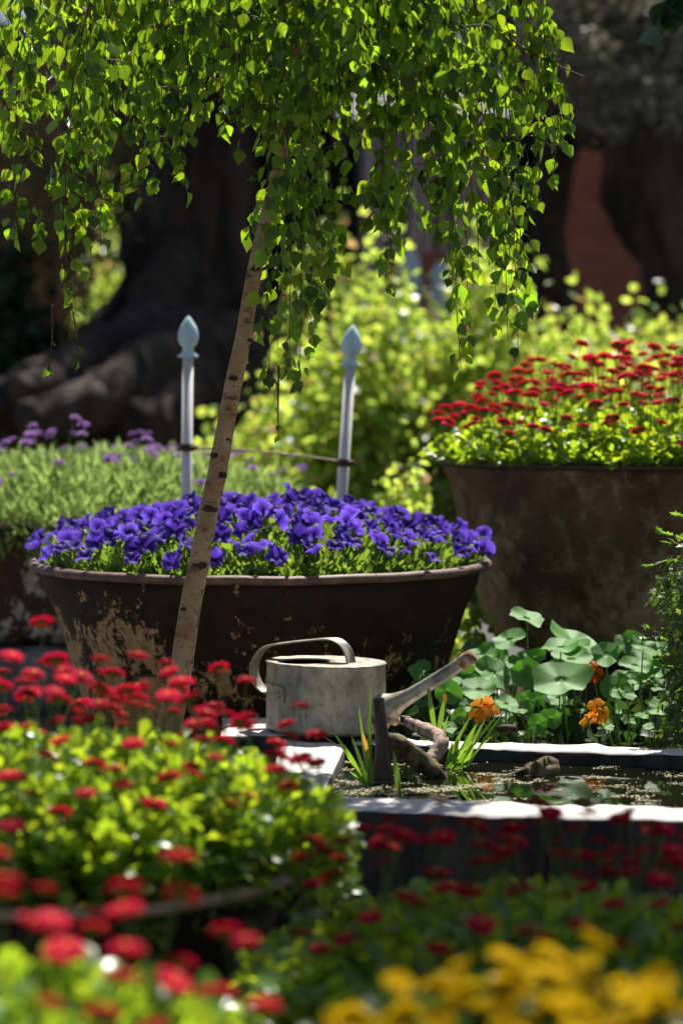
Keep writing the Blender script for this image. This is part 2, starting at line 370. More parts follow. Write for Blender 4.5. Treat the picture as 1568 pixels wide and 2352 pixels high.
M['duckegg'] = simple('duck_egg_paint', (.68, .92, .92), .3, .5, .15, 25, bmp=.1)
M['clamp'] = simple('rusty_clamp', (.10, .05, .04), .7, .3)
M['wire'] = simple('rusty_wire', (.42, .27, .15), .6, .4)
M['brick'] = None
def brickmat():
    m, n, out = newmat('red_brick'); p = principled(n, .9, .2)
    tc = n.nodes.new('ShaderNodeTexCoord'); mp = n.nodes.new('ShaderNodeMapping'); mp.inputs['Rotation'].default_value = (R_(90), 0, 0)
    n.links.new(tc.outputs['Object'], mp.inputs[0])
    b = node(n, 'ShaderNodeTexBrick', i_Scale=4.0); b.inputs['Color1'].default_value = (.30, .075, .04, 1); b.inputs['Color2'].default_value = (.38, .11, .06, 1)
    b.inputs['Mortar'].default_value = (.25, .2, .16, 1); n.links.new(mp.outputs[0], b.inputs['Vector'])
    n.links.new(b.outputs[0], p.inputs['Base Color']); n.links.new(p.outputs[0], out.inputs[0]); return m
M['brick'] = brickmat()
M['shed'] = barkmat('pale_blue_grey_boards', (.42, .46, .52), (.52, .55, .60), (.18, .19, .22), (6, 1, .3), 3, .4, .01)
M['glaze'] = simple('pale_blue_glaze', (.70, .78, .86), .25, .6, .15, 12)

def canmat():
    m, n, out = newmat('galvanised_zinc'); p = principled(n, .45, .5, .4)
    a = noise(n, 17, 8, .7, .5, stretch=(1, 1, .35)); b = noise(n, 34, 6, .7, .2); c = noise(n, 90, 4, .7)
    r = ramp(n, a.outputs[0], [(.32, (.15, .16, .15)), (.45, (.36, .34, .28)), (.56, (.50, .45, .36)), (.66, (.33, .23, .14))])
    k = ramp(n, b.outputs[0], [(.3, (.55, .55, .52)), (.6, (1, 1, 1))])
    mx = node(n, 'ShaderNodeMix', data_type='RGBA', blend_type='MULTIPLY'); mx.inputs[0].default_value = 1
    n.links.new(r.outputs[0], mx.inputs[6]); n.links.new(k.outputs[0], mx.inputs[7]); n.links.new(mx.outputs[2], p.inputs['Base Color'])
    bump(n, p, c.outputs[0], .25, .002); n.links.new(p.outputs[0], out.inputs[0]); return m
M['can'] = canmat()
M['can_rust'] = barkmat('rust_stained_zinc', (.42, .26, .15), (.55, .42, .30), (.20, .09, .04), (1, 1, 1), 40, .4, .002)

def watermat():
    m, n, out = newmat('dark_pond_water'); p = principled(n, .0, .75)
    p.inputs['Base Color'].default_value = (.006, .007, .003, 1); p.inputs['IOR'].default_value = 1.34
    a = noise(n, 14, 3, .5, 0, stretch=(1, 2.2, 1)); bump(n, p, a.outputs[0], .03, .003)
    n.links.new(p.outputs[0], out.inputs[0]); return m
M['water'] = watermat()

# ------------------------------------------------------------------ leaf and flower templates
def leaf_t(prof, fold=.25, curl=.2, wavy=0, stem=0.0, sw=.012):
    """prof: [(t, halfwidth)] from base to tip; length 1 along +Y, face +Z"""
    g = Geo(); V = []; F = []
    for i, (t, wd) in enumerate(prof):
        z = -curl*t*t
        V += [(-wd, t, z+fold*wd+wavy*math.sin(i*2.3)), (0, t, z), (wd, t, z+fold*wd+wavy*math.cos(i*1.9))]
    for i in range(len(prof)-1):
        a = i*3; F += [(a, a+1, a+4, a+3), (a+1, a+2, a+5, a+4)]
    V = np.array(V)
    if stem: V[:, 1] += stem; 
    g.add(V, F)
    if stem: g.add([(-sw, 0, 0), (sw, 0, 0), (sw*.6, stem+.03, 0), (-sw*.6, stem+.03, 0)], [(0, 1, 2, 3)], 0, [(0, 0, 0)]*4)
    return g
T_birch = [leaf_t([(0, .03), (.07, .22), (.10, .20), (.2, .37), (.23, .35), (.34, .43), (.37, .40), (.47, .40), (.5, .35), (.62, .30), (.65, .25), (.78, .17), (.8, .13), (.92, .05), (1, .005)], f, c, 0, .32, .018) for f, c in ((.15, .1), (.4, .25), (-.25, .05), (.25, -.15))]
T_spat = [leaf_t([(0, .05), (.3, .09), (.55, .22), (.75, .29), (.9, .2), (1, .03)], f, c) for f, c in ((.3, .3), (.15, -.2), (.4, .5))]
T_oval = [leaf_t([(0, .03), (.25, .2), (.5, .26), (.75, .18), (1, .01)], f, c) for f, c in ((.3, .3), (.2, -.1))]
T_broad = [leaf_t([(0, .04), (.2, .34), (.45, .42), (.75, .26), (1, .01)], f, c) for f, c in ((.3, .3), (.2, -.15), (-.2, .2))]
T_narrow = [leaf_t([(0, .03), (.4, .09), (.75, .07), (1, .005)], .3, .3)]
def ivy_t():
    g = Geo(); pts = [(0, 0), (.25, -.12), (.5, .05), (.3, .3), (.55, .55), (.22, .55), (0, 1.0), (-.22, .55), (-.55, .55), (-.3, .3), (-.5, .05), (-.25, -.12)]
    V = [(0, .35, 0)]+[(x, y, .18*abs(x)-.1*y*y) for x, y in pts]; n = len(pts)
    g.add(V, [(0, 1+i, 1+(i+1) % n) for i in range(n)]); return g
T_ivy = [ivy_t()]

def disc_leaf(seed, wave=.10, notch=False):
    r = random.Random(seed); n = 36; rings = [0.0, .06, .3, .6, .85, 1.0]; V = [(0, 0, 0)]; C = [(0, 0, 0)]; F = []
    ph = [r.uniform(0, 6.28) for _ in range(5)]
    for j, q in enumerate(rings[1:]):
        for k in range(n):
            a = 2*math.pi*k/n
            e = 1+.028*math.cos(9*a+ph[3]*.2)*q+.08*math.cos(2*a+ph[0])+.07*math.cos(3*a+ph[1])+.035*math.cos(7*a+ph[4])
            z = .14*q*q+wave*q*q*(math.sin(3*a+ph[2])+.6*math.sin(5*a+ph[3])) - .008*math.cos(9*a)*q*q
            V.append((q*e*math.cos(a), q*e*math.sin(a), z-.03*math.exp(-q*8))); C.append((q, a, 0))
    F += [(0, 1+k, 1+(k+1) % n) for k in range(n)]
    C2 = C
    for j in range(len(rings)-2):
        for k in range(n):
            a = 1+j*n+k; b = 1+j*n+(k+1) % n; F.append((a, b, b+n, a+n))
    g = Geo(); g.add(V, F, 0, C2); return g

def petal_ring(g, n, r0, r1, wd, z0, z1, droop, mat, off=0, jit=.08, rnd=random):
    for k in range(n):
        a = 2*math.pi*(k+off)/n + rnd.uniform(-.08, .08); L = r1*(1+rnd.uniform(-jit, jit))
        ca, sa = math.cos(a), math.sin(a); V = []
        zt = z1+rnd.uniform(-.05, .05)*r1
        for t, ww in ((0, .45), (.45, 1), (.85, .95), (1, .35)):
            q = r0+(L-r0)*t; z = z0+(zt-z0)*t-droop*t*t; x = wd*ww
            V += [(q*ca-x*sa, q*sa+x*ca, z), (q*ca+x*sa, q*sa-x*ca, z)]
        g.add(V, [(0, 1, 3, 2), (2, 3, 5, 4), (4, 5, 7, 6)], mat)
def daisy_mesh(seed, stem=.10, R=.022, tilt=0.0):
    """pompon daisy: head centre at origin, stem hangs down; slots 0 petal 1 dark petal 2 stem 3 eye"""
    r = random.Random(seed); g = Geo()
    petal_ring(g, 24, R*.15, R, R*.12, 0, -R*.04, R*.10, 1, 0, .12, r)
    petal_ring(g, 24, R*.15, R*.98, R*.12, R*.10, R*.06, R*.04, 0, .5, .14, r)
    petal_ring(g, 20, R*.1, R*.88, R*.12, R*.16, R*.17, 0, 0, .2, .14, r)
    petal_ring(g, 16, R*.08, R*.68, R*.12, R*.2, R*.25, 0, 0, .7, .14, r)
    petal_ring(g, 10, R*.04, R*.42, R*.11, R*.22, R*.30, 0, 0, .1, .14, r)
    lathe(g, [(R*.001, R*.29), (R*.1, R*.29), (R*.16, R*.22)], 8, mat=3)
    lathe(g, [(R*.62, -R*.02), (R*.4, -R*.22), (R*.1, -R*.34), (R*.02, -R*.36)], 10, mat=2)
    sx, sy = r.uniform(-.02, .02), r.uniform(-.02, .02)
    tube(g, smooth_path([(0, 0, -R*.3), (sx*.4, sy*.4, -stem*.45), (sx, sy, -stem)], 3), .0014, 5, 2, cap=False)
    return g
def petunia_geo(seed, R=.029):
    r = random.Random(seed); n = 40; g = Geo(); ph = [r.uniform(0, 6.28) for _ in range(4)]; V = []; C = []
    prof = [(.07, -1.25), (.10, -.8), (.18, -.42), (.36, -.16), (.62, -.03), (.84, .03), (1.0, .02)]
    for q, z in prof:
        for k in range(n):
            a = 2*math.pi*k/n; e = 1+q*.085*math.cos(5*a)+q*.03*math.sin(11*a+ph[0])
            ru = q**3*(.10*math.sin(5*a+ph[1])+.13*math.sin(3*a+ph[2])+.05*math.sin(13*a+ph[3])) - .06*q*math.cos(5*a)*(q > .3)
            V.append((q*e*R*math.cos(a), q*e*R*math.sin(a), (z+ru)*R)); C.append((q, a, 0))
    F = [(i*n+k, i*n+(k+1) % n, (i+1)*n+(k+1) % n, (i+1)*n+k) for i in range(len(prof)-1) for k in range(n)]
    g.add(V, F, 0, C)
    for k in range(5):
        a = k*1.257; ca, sa = math.cos(a), math.sin(a)
        g.add([(ca*.002, sa*.002, -1.3*R), (ca*.006-sa*.002, sa*.006+ca*.002, -.9*R), (ca*.006+sa*.002, sa*.006-ca*.002, -.9*R), (ca*.009, sa*.009, -.6*R)], [(0, 1, 3, 2)], 1)
    tube(g, smooth_path([(0, 0, -R*1.2), (.003, -.004, -R*1.9), (.008, -.01, -R*2.8)], 3), .0013, 5, 1, cap=False)
    return g
def yellow_geo(seed, R=.023):
    r = random.Random(seed); g = Geo()
    petal_ring(g, 8, R*.12, R, R*.33, 0, R*.15, R*.15, 0, 0, .1, r); petal_ring(g, 8, R*.12, R*.9, R*.3, R*.06, R*.3, R*.06, 0, .5, .1, r)
    lathe(g, [(.0001, R*.22), (R*.14, R*.18), (R*.2, R*.05)], 10, mat=1)
    tube(g, [(0, 0, 0), (0, .004, -.05), (.005, .008, -.12)], .0016, 5, 2, cap=False); return g
def nastflower_geo(seed, R=.033):
    r = random.Random(seed); g = Geo(); 
    for k in range(5):
        a = 2*math.pi*k/5+r.uniform(-.15, .15); ca, sa = math.cos(a), math.sin(a); V = []; up = .35 if k in (1, 2) else -.05
        pr = [(.10, .06), (.35, .13), (.6, .36), (.85, .47), (1.02, .36)]
        for i, (t, wd) in enumerate(pr):
            for s in (-1, -.5, 0, .5, 1):
                q = t*R*(1-.10*abs(s)**2); x = wd*R*s
                z = R*(.5*t*up + .10*math.sin(i*2+s*5+k)*t - .3*(t-.5)**2 + (.25*(1-t)))
                V.append((q*ca-x*sa, q*sa+x*ca, z))
        F = [(i*5+j, i*5+j+1, i*5+j+6, i*5+j+5) for i in range(4) for j in range(4)]
        g.add(V, F, 0)
    tube(g, [(0, 0, .2*R), (0, .2*R, -.4*R), (0, .6*R, -R)], [.006, .0035, .001], 7, 0)
    for k in range(6):
        a = k*1.05; tube(g, [(0, 0, .1*R), (.1*R*math.cos(a), .1*R*math.sin(a), .45*R)], .0008, 4, 1)
    return g

# ------------------------------------------------------------------ ground
def gz(x, y):
    t = min(max((y-15.2)/1.6, 0), 1); return .88*t*t*(3-2*t)
g = Geo(); xs = np.concatenate([np.linspace(-150, -8, 8), np.linspace(-6, 6, 33), np.linspace(8, 150, 8)])
ys = np.concatenate([np.linspace(-60, 2, 6), np.linspace(2.5, 22, 70), np.linspace(25, 350, 14)])
V = [(x, y, gz(x, y)+(.02*mnoise.noise(Vector((x*2, y*2, 0))) if 2 < y < 18 else 0)-.004) for y in ys for x in xs]; nx = len(xs)
g.add(V, [(j*nx+i, j*nx+i+1, (j+1)*nx+i+1, (j+1)*nx+i) for j in range(len(ys)-1) for i in range(nx-1)])
tag(g.build('ground', M['ground']), kind='structure')

# ------------------------------------------------------------------ planters
def planter(name, label, c, prof, rimr, rimz, rimt, mat, rim_mat, seed, soil_drop=.03, z0=0.0, group='round rusted planters'):
    t = thing(name, label, 'planter', (c[0], c[1], z0), group)
    g = Geo(); n = 128
    inner = [(r-.022, z) for r, z in prof[::-1]]
    inner[0] = (prof[-1][0]-.02, prof[-1][1]-.004)
    bot = [(max(prof[0][0]*.3, .01), prof[0][1])]
    lathe(g, bot+prof+inner[:4], n, mat=0, wob=.006, seed=seed); g.V[-1][:, 2] -= z0; g.C[-1][:] = g.V[-1]
    g.build('body', mat, t)
    g = Geo(); k = 10   # rolled rim
    V = []; nn = 160
    for i in range(nn):
        a = 2*math.pi*i/nn; w_ = 1+.003*mnoise.fractal(Vector((math.cos(a)*3+seed, math.sin(a)*3, 0)), .8, 2, 4)
        for j in range(k):
            b = 2*math.pi*j/k; V.append(((rimr+math.cos(b)*rimt)*w_*math.cos(a), (rimr+math.cos(b)*rimt)*w_*math.sin(a), rimz-z0+math.sin(b)*rimt*.8+.003*mnoise.noise(Vector((a*4, seed, 0)))))
    g.add(V, [(i*k+j, ((i+1) % nn)*k+j, ((i+1) % nn)*k+(j+1) % k, i*k+(j+1) % k) for i in range(nn) for j in range(k)])
    g.build('rim', rim_mat, t)
    g = Geo(); V = [(0, 0, rimz-z0-soil_drop+.03)]; n = 64; rg = 14
    for j in range(1, rg+1):
        for k in range(n):
            a = 2*math.pi*k/n; q = (rimr-.03)*j/rg
            V.append((q*math.cos(a), q*math.sin(a), rimz-z0-soil_drop+.03*(1-(j/rg)**2)+.018*mnoise.fractal(Vector((q*math.cos(a)*14+seed, q*math.sin(a)*14, 0)), .6, 2, 4)))
    F = [(0, 1+k, 1+(k+1) % n) for k in range(n)]+[(1+j*n+k, 1+j*n+(k+1) % n, 1+(j+1)*n+(k+1) % n, 1+(j+1)*n+k) for j in range(rg-1) for k in range(n)]
    g.add(V, F); g.build('soil', M['soil'], t)
    return t
def X(px, D): return (px-784)/FPX*D
def bowl(rr, zr, pts): return [(rr*a, zr-b) for a, b in pts][::-1]

PC = (X(598, 7.1), 7.1); PR, PZr = .655, .632
planter('iron_planter', 'wide dark rusted bowl with flaking ochre patches, filled with purple petunias, behind the watering can', PC,
        bowl(PR, PZr, [(.975, -.002), (.97, .03), (.955, .065), (.915, .12), (.875, .20), (.83, .30), (.775, .42), (.715, .53), (.66, .60), (.62, PZr)]), PR, PZr, .0165, M['rust_a'], M['rim'], 1.0, .02)
RC = (X(1500, 8.05), 8.05); RR, RZ = .705, .90
planter('iron_planter', 'tall brown streaked planter at the right edge holding bright red daisies', RC,
        bowl(RR, RZ, [(.985, -.002), (.98, .035), (.955, .06), (.92, .16), (.875, .30), (.83, .42), (.79, .52), (.74, .585), (.6, .62)]), RR, RZ, .012, M['rust_b'], simple('dark_rusty_rim', (.13, .085, .06), .6, .4, .4, 30), 4.0, .01, z0=.27)
LC = (X(200, 9.3), 9.3); LR, LZ = .76, .655
planter('iron_planter', 'blurred rusty planter with pale peeling patches under grey green foliage at the left edge', LC,
        bowl(LR, LZ, [(.98, -.002), (.975, .04), (.95, .07), (.93, .15), (.90, .28), (.885, .36), (.90, .375), (.89, .40), (.84, .43)]), LR, LZ, .013, M['rust_c'], M['rim'], 6.0, .01, z0=.22)
FC = (X(128, 4.2), 4.2); FR, FZ = .425, .325
planter('clay_planter', 'dark foreground planter with pale clay coloured rim beneath a big mound of red daisies', FC,
        bowl(FR, FZ, [(.97, -.002), (.96, .03), (.90, .08), (.82, .2), (.74, .32)]), FR, FZ, .015, M['rust_d'], M['rim_fg'], 8.0, .015, group='foreground planters')
BC = (X(60, 2.8), 2.8); BR, BZ = .265, .37
planter('clay_planter', 'dark planter in the bottom left corner under very blurred red daisies', BC,
        bowl(BR, BZ, [(.97, -.002), (.95, .04), (.88, .12), (.8, .25), (.7, .365)]), BR, BZ, .009, M['rust_d'], M['rust_d'], 9.0, group='foreground planters')
SCN = (X(1240, 3.75), 3.75); SR, SZ = .41, .21
planter('clay_planter', 'low shaded planter of dark red daisies in front of the pond', SCN,
        bowl(SR, SZ, [(.97, -.002), (.95, .03), (.9, .09), (.84, .205)]), SR, SZ, .01, M['rust_d'], M['rust_d'], 10.0, group='foreground planters')
YC = (X(1235, 2.62), 2.62); YR, YZ = .235, .352
planter('clay_planter', 'tall planter at the bottom right corner filled with yellow flowers', YC,
        bowl(YR, YZ, [(.97, -.002), (.93, .08), (.86, .25), (.78, .495)]), YR, YZ, .008, M['rust_d'], M['rust_d'], 12.0, group='foreground planters')
# plinths under the two tall-standing planters
g = Geo(); rough_block(g, [(LC[0]-.72, 8.55), (LC[0]+.5, 8.45), (LC[0]+.7, 10.0), (LC[0]-.7, 10.0)], 0, .218, (18, 12, 4), .02, seed=3)
tag(g.build('stone_plinth', M['stone_grey']), 'low grey stone block under the blurred left planter', 'plinth')
g = Geo(); rough_block(g, [(RC[0]-.40, 7.65), (RC[0]+.42, 7.65), (RC[0]+.42, 8.45), (RC[0]-.40, 8.45)], 0, .268, (10, 10, 4), .015, seed=5)
tag(g.build('stone_plinth', M['oldbark']), 'dark block in shade under the tall right planter', 'plinth')

# ------------------------------------------------------------------ plantings
def disc_pts(n, R, ymin=-2, mind=0.0, pw=.5):
    out = []; tries = 0
    while len(out) < n and tries < n*60:
        tries += 1
        a = rng.uniform(0, 2*math.pi); q = R*rng.uniform()**pw; p = np.array([q*math.cos(a), q*math.sin(a)])
        if mind and out and np.min(np.sum((np.array(out)-p)**2, axis=1)) < mind*mind: continue
        out.append(p)
    return np.array(out)
def foliage(c, R, zfun, n, templ, size, up=1.0, spread=.8, lift=.03, seed=0, zmin=None):
    """leaves spread through a mound: zfun(r/R, x, y) gives the mound's top height"""
    g = Geo(); pp = disc_pts(n, R)
    r = np.linalg.norm(pp, axis=1)/R
    zt = np.array([zfun(a, p[0], p[1]) for a, p in zip(r, pp)])
    ok = zt > -5; pp, r, zt = pp[ok], r[ok], zt[ok]; n = len(zt)
    z = zt - rng.uniform(0, 1, n)**1.7*lift
    if zmin is not None: z = np.maximum(z, zmin)
    rad = nrm(np.concatenate([pp, np.zeros((n, 1))], axis=1)+1e-6)
    d = rad*(r[:, None]*spread+.1) + rdir(n)*.75 + np.array([0, 0, up])
    nn = rad*.2+np.array([0, 0, 1.])+rdir(n)*.6
    O = np.stack([c[0]+pp[:, 0], c[1]+pp[:, 1], z], axis=1)
    k = rng.integers(0, len(templ), n); s = size*rng.uniform(.65, 1.25, n)
    for i, tm in enumerate(templ):
        q = k == i; g.inst(tm, frames(d[q], nn[q], s[q]), O[q])
    return g
def place_flowers(parent, meshes, pos, tilt, limit=100, rest_geos=None, rest_mats=None, name='flower', restname='flowers', scale=(.85, 1.15)):
    """nearest `limit` are flower children of their own, the rest one mesh"""
    order = np.argsort(pos[:, 1]); pos = pos[order]
    base = parent.location
    rest = Geo(); cnt = 0
    for i, p in enumerate(pos):
        m = random.randrange(len(meshes)); s = random.uniform(*scale)
        d = Vector(tilt(p)).normalized(); q = d.to_track_quat('Z', 'Y')
        az = random.uniform(0, 6.28)
        from mathutils import Quaternion
        q = q @ Quaternion((0, 0, 1), az)
        if i < limit:
            o = link(name, meshes[m], parent, (p[0]-base[0], p[1]-base[1], p[2]-base[2]))
            o.rotation_mode = 'QUATERNION'; o.rotation_quaternion = q; o.scale = (s, s, s)
        else:
            Mx = np.array(q.to_matrix())*s
            rest.inst(rest_geos[m], Mx[None], np.array([[p[0]-base[0], p[1]-base[1], p[2]-base[2]]])); cnt += 1
    if cnt:
        o = rest.build(restname, rest_mats, parent); o['kind'] = 'stuff'
def shift(g, base):
    for v in g.V: v -= np.array(base)
    return g

DM = [M['red'], M['red_back'], M['stem'], M['yellow_eye']]
dg = [daisy_mesh(s, stem=.13) for s in (1, 2, 3, 4)]
dmesh = [x.mesh('daisy_flower', DM) for x in dg]
def up_tilt(k=.25, bias=(0, 0, 0)):
    return lambda p: (random.gauss(0, k)+bias[0], random.gauss(0, k)+bias[1], 1+bias[2])

def daisy_bed(label, c, R, Rf, zf, nl, nf, zfl, size, mind, group, limit=100, front_cut=None, leafm='leaf_daisy', scale=(.72, 1.08), lift=.09, front=False, zmin=None):
    t = thing('daisy_plants', label, 'flowers', (c[0], c[1], 0), group)
    if front:
        zf0 = zf; zf = lambda r, x, y: zf0(r, x, y) if (y > -.30*R or r < .86) else -9
    g = foliage(c, R, zf, nl, T_spat, size, up=.8, lift=lift, zmin=zmin); shift(g, (c[0], c[1], 0))
    g.build('foliage', M[leafm], t)
    pp = disc_pts(nf, Rf, mind=mind)
    pos = np.array([(c[0]+p[0], c[1]+p[1], zfl(np.linalg.norm(p)/Rf, p[0], p[1])) for p in pp])
    place_flowers(t, dmesh, pos, up_tilt(.22, (0.05, .1, 0)), limit, dg, DM, scale=scale)
    return t
# tall right planter: mound 0.12 m at the edge to 0.25 m in the middle
daisy_bed('bright red daisies massed in the tall planter at the right', RC, RR*1.03, RR*1.02,
          lambda r, x, y: RZ+.045+.115*(1-r**2.2)+.02*random.gauss(0, 1)*.6-(.03 if r > .93 else 0), 12000, 380,
          lambda r, x, y: RZ+.125+.225*(1-r**2)+random.gauss(0, .032), .042, .048, 'red daisy plantings', lift=.08, scale=(.85, 1.2), zmin=RZ+.012)
# foreground left
def zf_fore(r, x, y):
    return FZ+.035+.140*(1-r**2.4)+.018*random.gauss(0, 1)
daisy_bed('large sunlit mound of red daisies with fresh green leaves in the left foreground', FC, .50, .47,
          zf_fore, 15000, 185, lambda r, x, y: FZ+.155+.165*(1-r**2.0)+random.gauss(0, .032), .036, .045, 'red daisy plantings', lift=.12, front=True)
daisy_bed('very blurred red daisies in the bottom left corner nearest the camera', BC, .27, .29,
          lambda r, x, y: BZ-.01+.07*(1-r**2)+.01*random.gauss(0, 1), 1900, 46, lambda r, x, y: BZ+.085+.09*(1-r**2)+random.gauss(0, .038), .045, .048, 'red daisy plantings')
daisy_bed('shaded dark red daisies on tall stems in front of the pond kerb', SCN, .44, .42,
          lambda r, x, y: SZ+.015+.085*(1-r**2)+.012*random.gauss(0, 1), 5200, 100, lambda r, x, y: SZ+.15+.10*(1-r**2)+random.gauss(0, .03), .045, .045, 'red daisy plantings')

# petunias
def petunias():
    t = thing('petunia_plants', 'purple petunias filling the wide rusted bowl', 'flowers', (PC[0], PC[1], 0))
    zf = lambda r, x, y: PZr+.01+.10*(1-r**2)+.018*random.gauss(0, 1)+.025*mnoise.noise(Vector((x*9, y*9, 2)))
    g = foliage(PC, PR*.955, zf, 10500, T_oval, .032, up=1.5, lift=.075, zmin=PZr+.004); shift(g, (PC[0], PC[1], 0))
    g.build('foliage', M['leaf_petunia'], t)
    PM = [M['petunia'], M['stem']]; gs = [petunia_geo(s) for s in (1, 2, 3, 4, 5)]; ms = [x.mesh('petunia_flower', PM) for x in gs]
    pp = disc_pts(400, PR*1.03, mind=.036, pw=.47); pos = []
    for p in pp:
        r = np.linalg.norm(p)/PR
        if p[1] < 0 and r > .92 and abs(p[0]) < .5 and random.random() < .6: continue
        pos.append((PC[0]+p[0], PC[1]+p[1], PZr+.062+.118*(1-r**2)+random.gauss(0, .012)))
    def tl(p):
        dx, dy = (p[0]-PC[0])/PR, (p[1]-PC[1])/PR
        return (dx*.7+random.gauss(0, .5)+.15, dy*.3+random.gauss(0, .65)-.05, .75)
    place_flowers(t, ms, np.array(pos), tl, 100, gs, PM, scale=(.8, 1.12))
petunias()

# yellow flowers
def yellows():
    t = thing('yellow_flower_plants', 'very blurred golden yellow flowers in the bottom right corner', 'flowers', (YC[0], YC[1], 0))
    g = foliage(YC, .265, lambda r, x, y: YZ+.03+.08*(1-r*r), 900, T_spat, .05, up=.8, lift=.08); shift(g, (YC[0], YC[1], 0)); g.build('foliage', M['leaf_dark'], t)
    YM = [M['yellow'], M['orange_eye'], M['stem']]; gs = [yellow_geo(s) for s in (1, 2, 3)]; ms = [x.mesh('yellow_flower', YM) for x in gs]
    pp = disc_pts(380, .32, mind=.022); pos = np.array([(YC[0]+p[0], YC[1]+p[1], YZ+.040+.105*(1-(np.linalg.norm(p)/.275)**2)+random.gauss(0, .018)) for p in pp])
    place_flowers(t, ms, pos, up_tilt(.5), 100, gs, YM, scale=(.65, 1.0))
yellows()

# grey-green plant with small violet flower heads
def violets():
    t = thing('violet_flower_plants', 'soft grey green foliage dotted with small violet flower heads at left', 'flowers', (LC[0], LC[1], 0))
    zf = lambda r, x, y: LZ+.04+.14*(1-r**3)+.02*random.gauss(0, 1)+.05*mnoise.noise(Vector((x*5, y*5, 0)))
    g = foliage(LC, LR*1.08, zf, 14000, T_narrow, .060, up=1.5, spread=.5, lift=.16); shift(g, (LC[0], LC[1], 0)); g.build('foliage', M['leaf_grey'], t)
    def head(seed):
        r = random.Random(seed); g = Geo()
        for k in range(26):
            a = r.uniform(0, 6.28); q = r.uniform(0, .019); zz = .014*(1-(q/.019)**2)
            h = Geo(); petal_ring(h, 5, .0005, .0075, .0034, 0, .001, 0, 0, 0, .1, r)
            g.inst(h, np.eye(3)[None], np.array([[q*math.cos(a), q*math.sin(a), zz]]))
        tube(g, [(0, 0, 0), (.004, 0, -.06), (.01, 0, -.13)], .0013, 4, 1, cap=False); return g
    VM = [M['violet'], M['stem']]; gs = [head(s) for s in (1, 2, 3)]; ms = [x.mesh('violet_flower', VM) for x in gs]
    pp = disc_pts(95, LR*1.1, mind=.06); pos = np.array([(LC[0]+p[0], LC[1]+p[1], LZ+.10+.13*(1-(np.linalg.norm(p)/LR)**3*.7)+abs(random.gauss(0, .065))) for p in pp])
    place_flowers(t, ms, pos, up_tilt(.3), 100, gs, VM, scale=(.8, 1.3))
violets()

# trailing shoot over the foreground planter's rim
t = thing('trailing_shoot', 'pale green leafy shoot trailing down beside the foreground planter rim', 'plant', tuple(P(700, 2060, 4.05)))
b0 = P(700, 2060, 4.05); pth = smooth_path([P(700, 2055, 4.05)-b0, P(712, 2100, 4.0)-b0, P(700, 2150, 3.97)-b0, P(675, 2200, 3.95)-b0, P(640, 2275, 3.93)-b0], 5)
g = Geo(); tube(g, pth, .0018, 6); g.build('stem', M['stem'], t)
g = Geo(); n = 34; ii = rng.integers(4, len(pth), n); O = pth[ii]+rng.normal(0, .006, (n, 3)); d = rdir(n)+np.array([0, -.2, -.3]); 
g.inst(T_oval[0], frames(d, np.array([0, -.2, 1.])+rdir(n)*.5, rng.uniform(.028, .04, n)), O); g.build('leaves', leafmat('pale_leaf', (.42, .50, .25), (.5, .56, .3), (.4, .55, .1), .3, .5, .3), t)

# ------------------------------------------------------------------ pond
CZ, WZ = .28, .245
A = PZ(735, 1825, CZ)[:2]; B = PZ(1760, 1857, CZ)[:2]     # inner front edge
A2 = PZ(742, 1858, CZ)[:2]; B2 = PZ(1760, 1893, CZ)[:2]   # outer front edge
Ci = PZ(800, 1704, CZ)[:2]; Di = PZ(1760, 1739, CZ)[:2]   # inner back edge
C2 = PZ(800, 1686, CZ)[:2]; D2 = PZ(1760, 1722, CZ)[:2]
pond = thing('pond_basin', 'raised rectangular stone pond with sunlit white kerbs and dark water', 'pond', (0, 5.5, 0))
def part_block(name, cs, z0, z1, div, amp, mat, seed, bev=.008):
    g = Geo(); rough_block(g, cs, z0, z1, div, amp, 0, seed, bev); shift(g, (0, 5.5, 0))
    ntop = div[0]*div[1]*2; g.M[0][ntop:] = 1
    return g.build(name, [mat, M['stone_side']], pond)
L1 = A2+np.array([-.10, 0.0]); L2 = C2+np.array([-.16, -.02])
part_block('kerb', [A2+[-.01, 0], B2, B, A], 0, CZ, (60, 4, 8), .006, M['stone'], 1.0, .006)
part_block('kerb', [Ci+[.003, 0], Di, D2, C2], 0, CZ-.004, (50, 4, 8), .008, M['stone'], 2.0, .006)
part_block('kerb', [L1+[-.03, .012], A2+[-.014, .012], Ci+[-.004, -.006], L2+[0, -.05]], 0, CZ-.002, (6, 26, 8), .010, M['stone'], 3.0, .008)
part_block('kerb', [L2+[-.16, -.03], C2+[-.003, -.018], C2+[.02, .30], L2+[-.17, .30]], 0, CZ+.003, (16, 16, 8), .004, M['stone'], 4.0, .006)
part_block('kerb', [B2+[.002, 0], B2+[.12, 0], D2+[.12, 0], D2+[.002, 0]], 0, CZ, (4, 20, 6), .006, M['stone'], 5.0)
g = Geo(); ins = .012
N_ = 40; c4 = [A+[-.02, -ins], B+[.01, -ins], Di+[.01, ins], Ci+[-.02, ins]]; V = []
for j in range(N_+1):
    for i in range(N_+1):
        u, v = i/N_, j/N_; p = (c4[0]*(1-u)+c4[1]*u)*(1-v)+(c4[3]*(1-u)+c4[2]*u)*v; V.append((p[0], p[1], WZ))
g.add(V, [(j*(N_+1)+i, j*(N_+1)+i+1, (j+1)*(N_+1)+i+1, (j+1)*(N_+1)+i) for j in range(N_) for i in range(N_)])
tag(g.build('pond_water', M['water']), kind='structure')
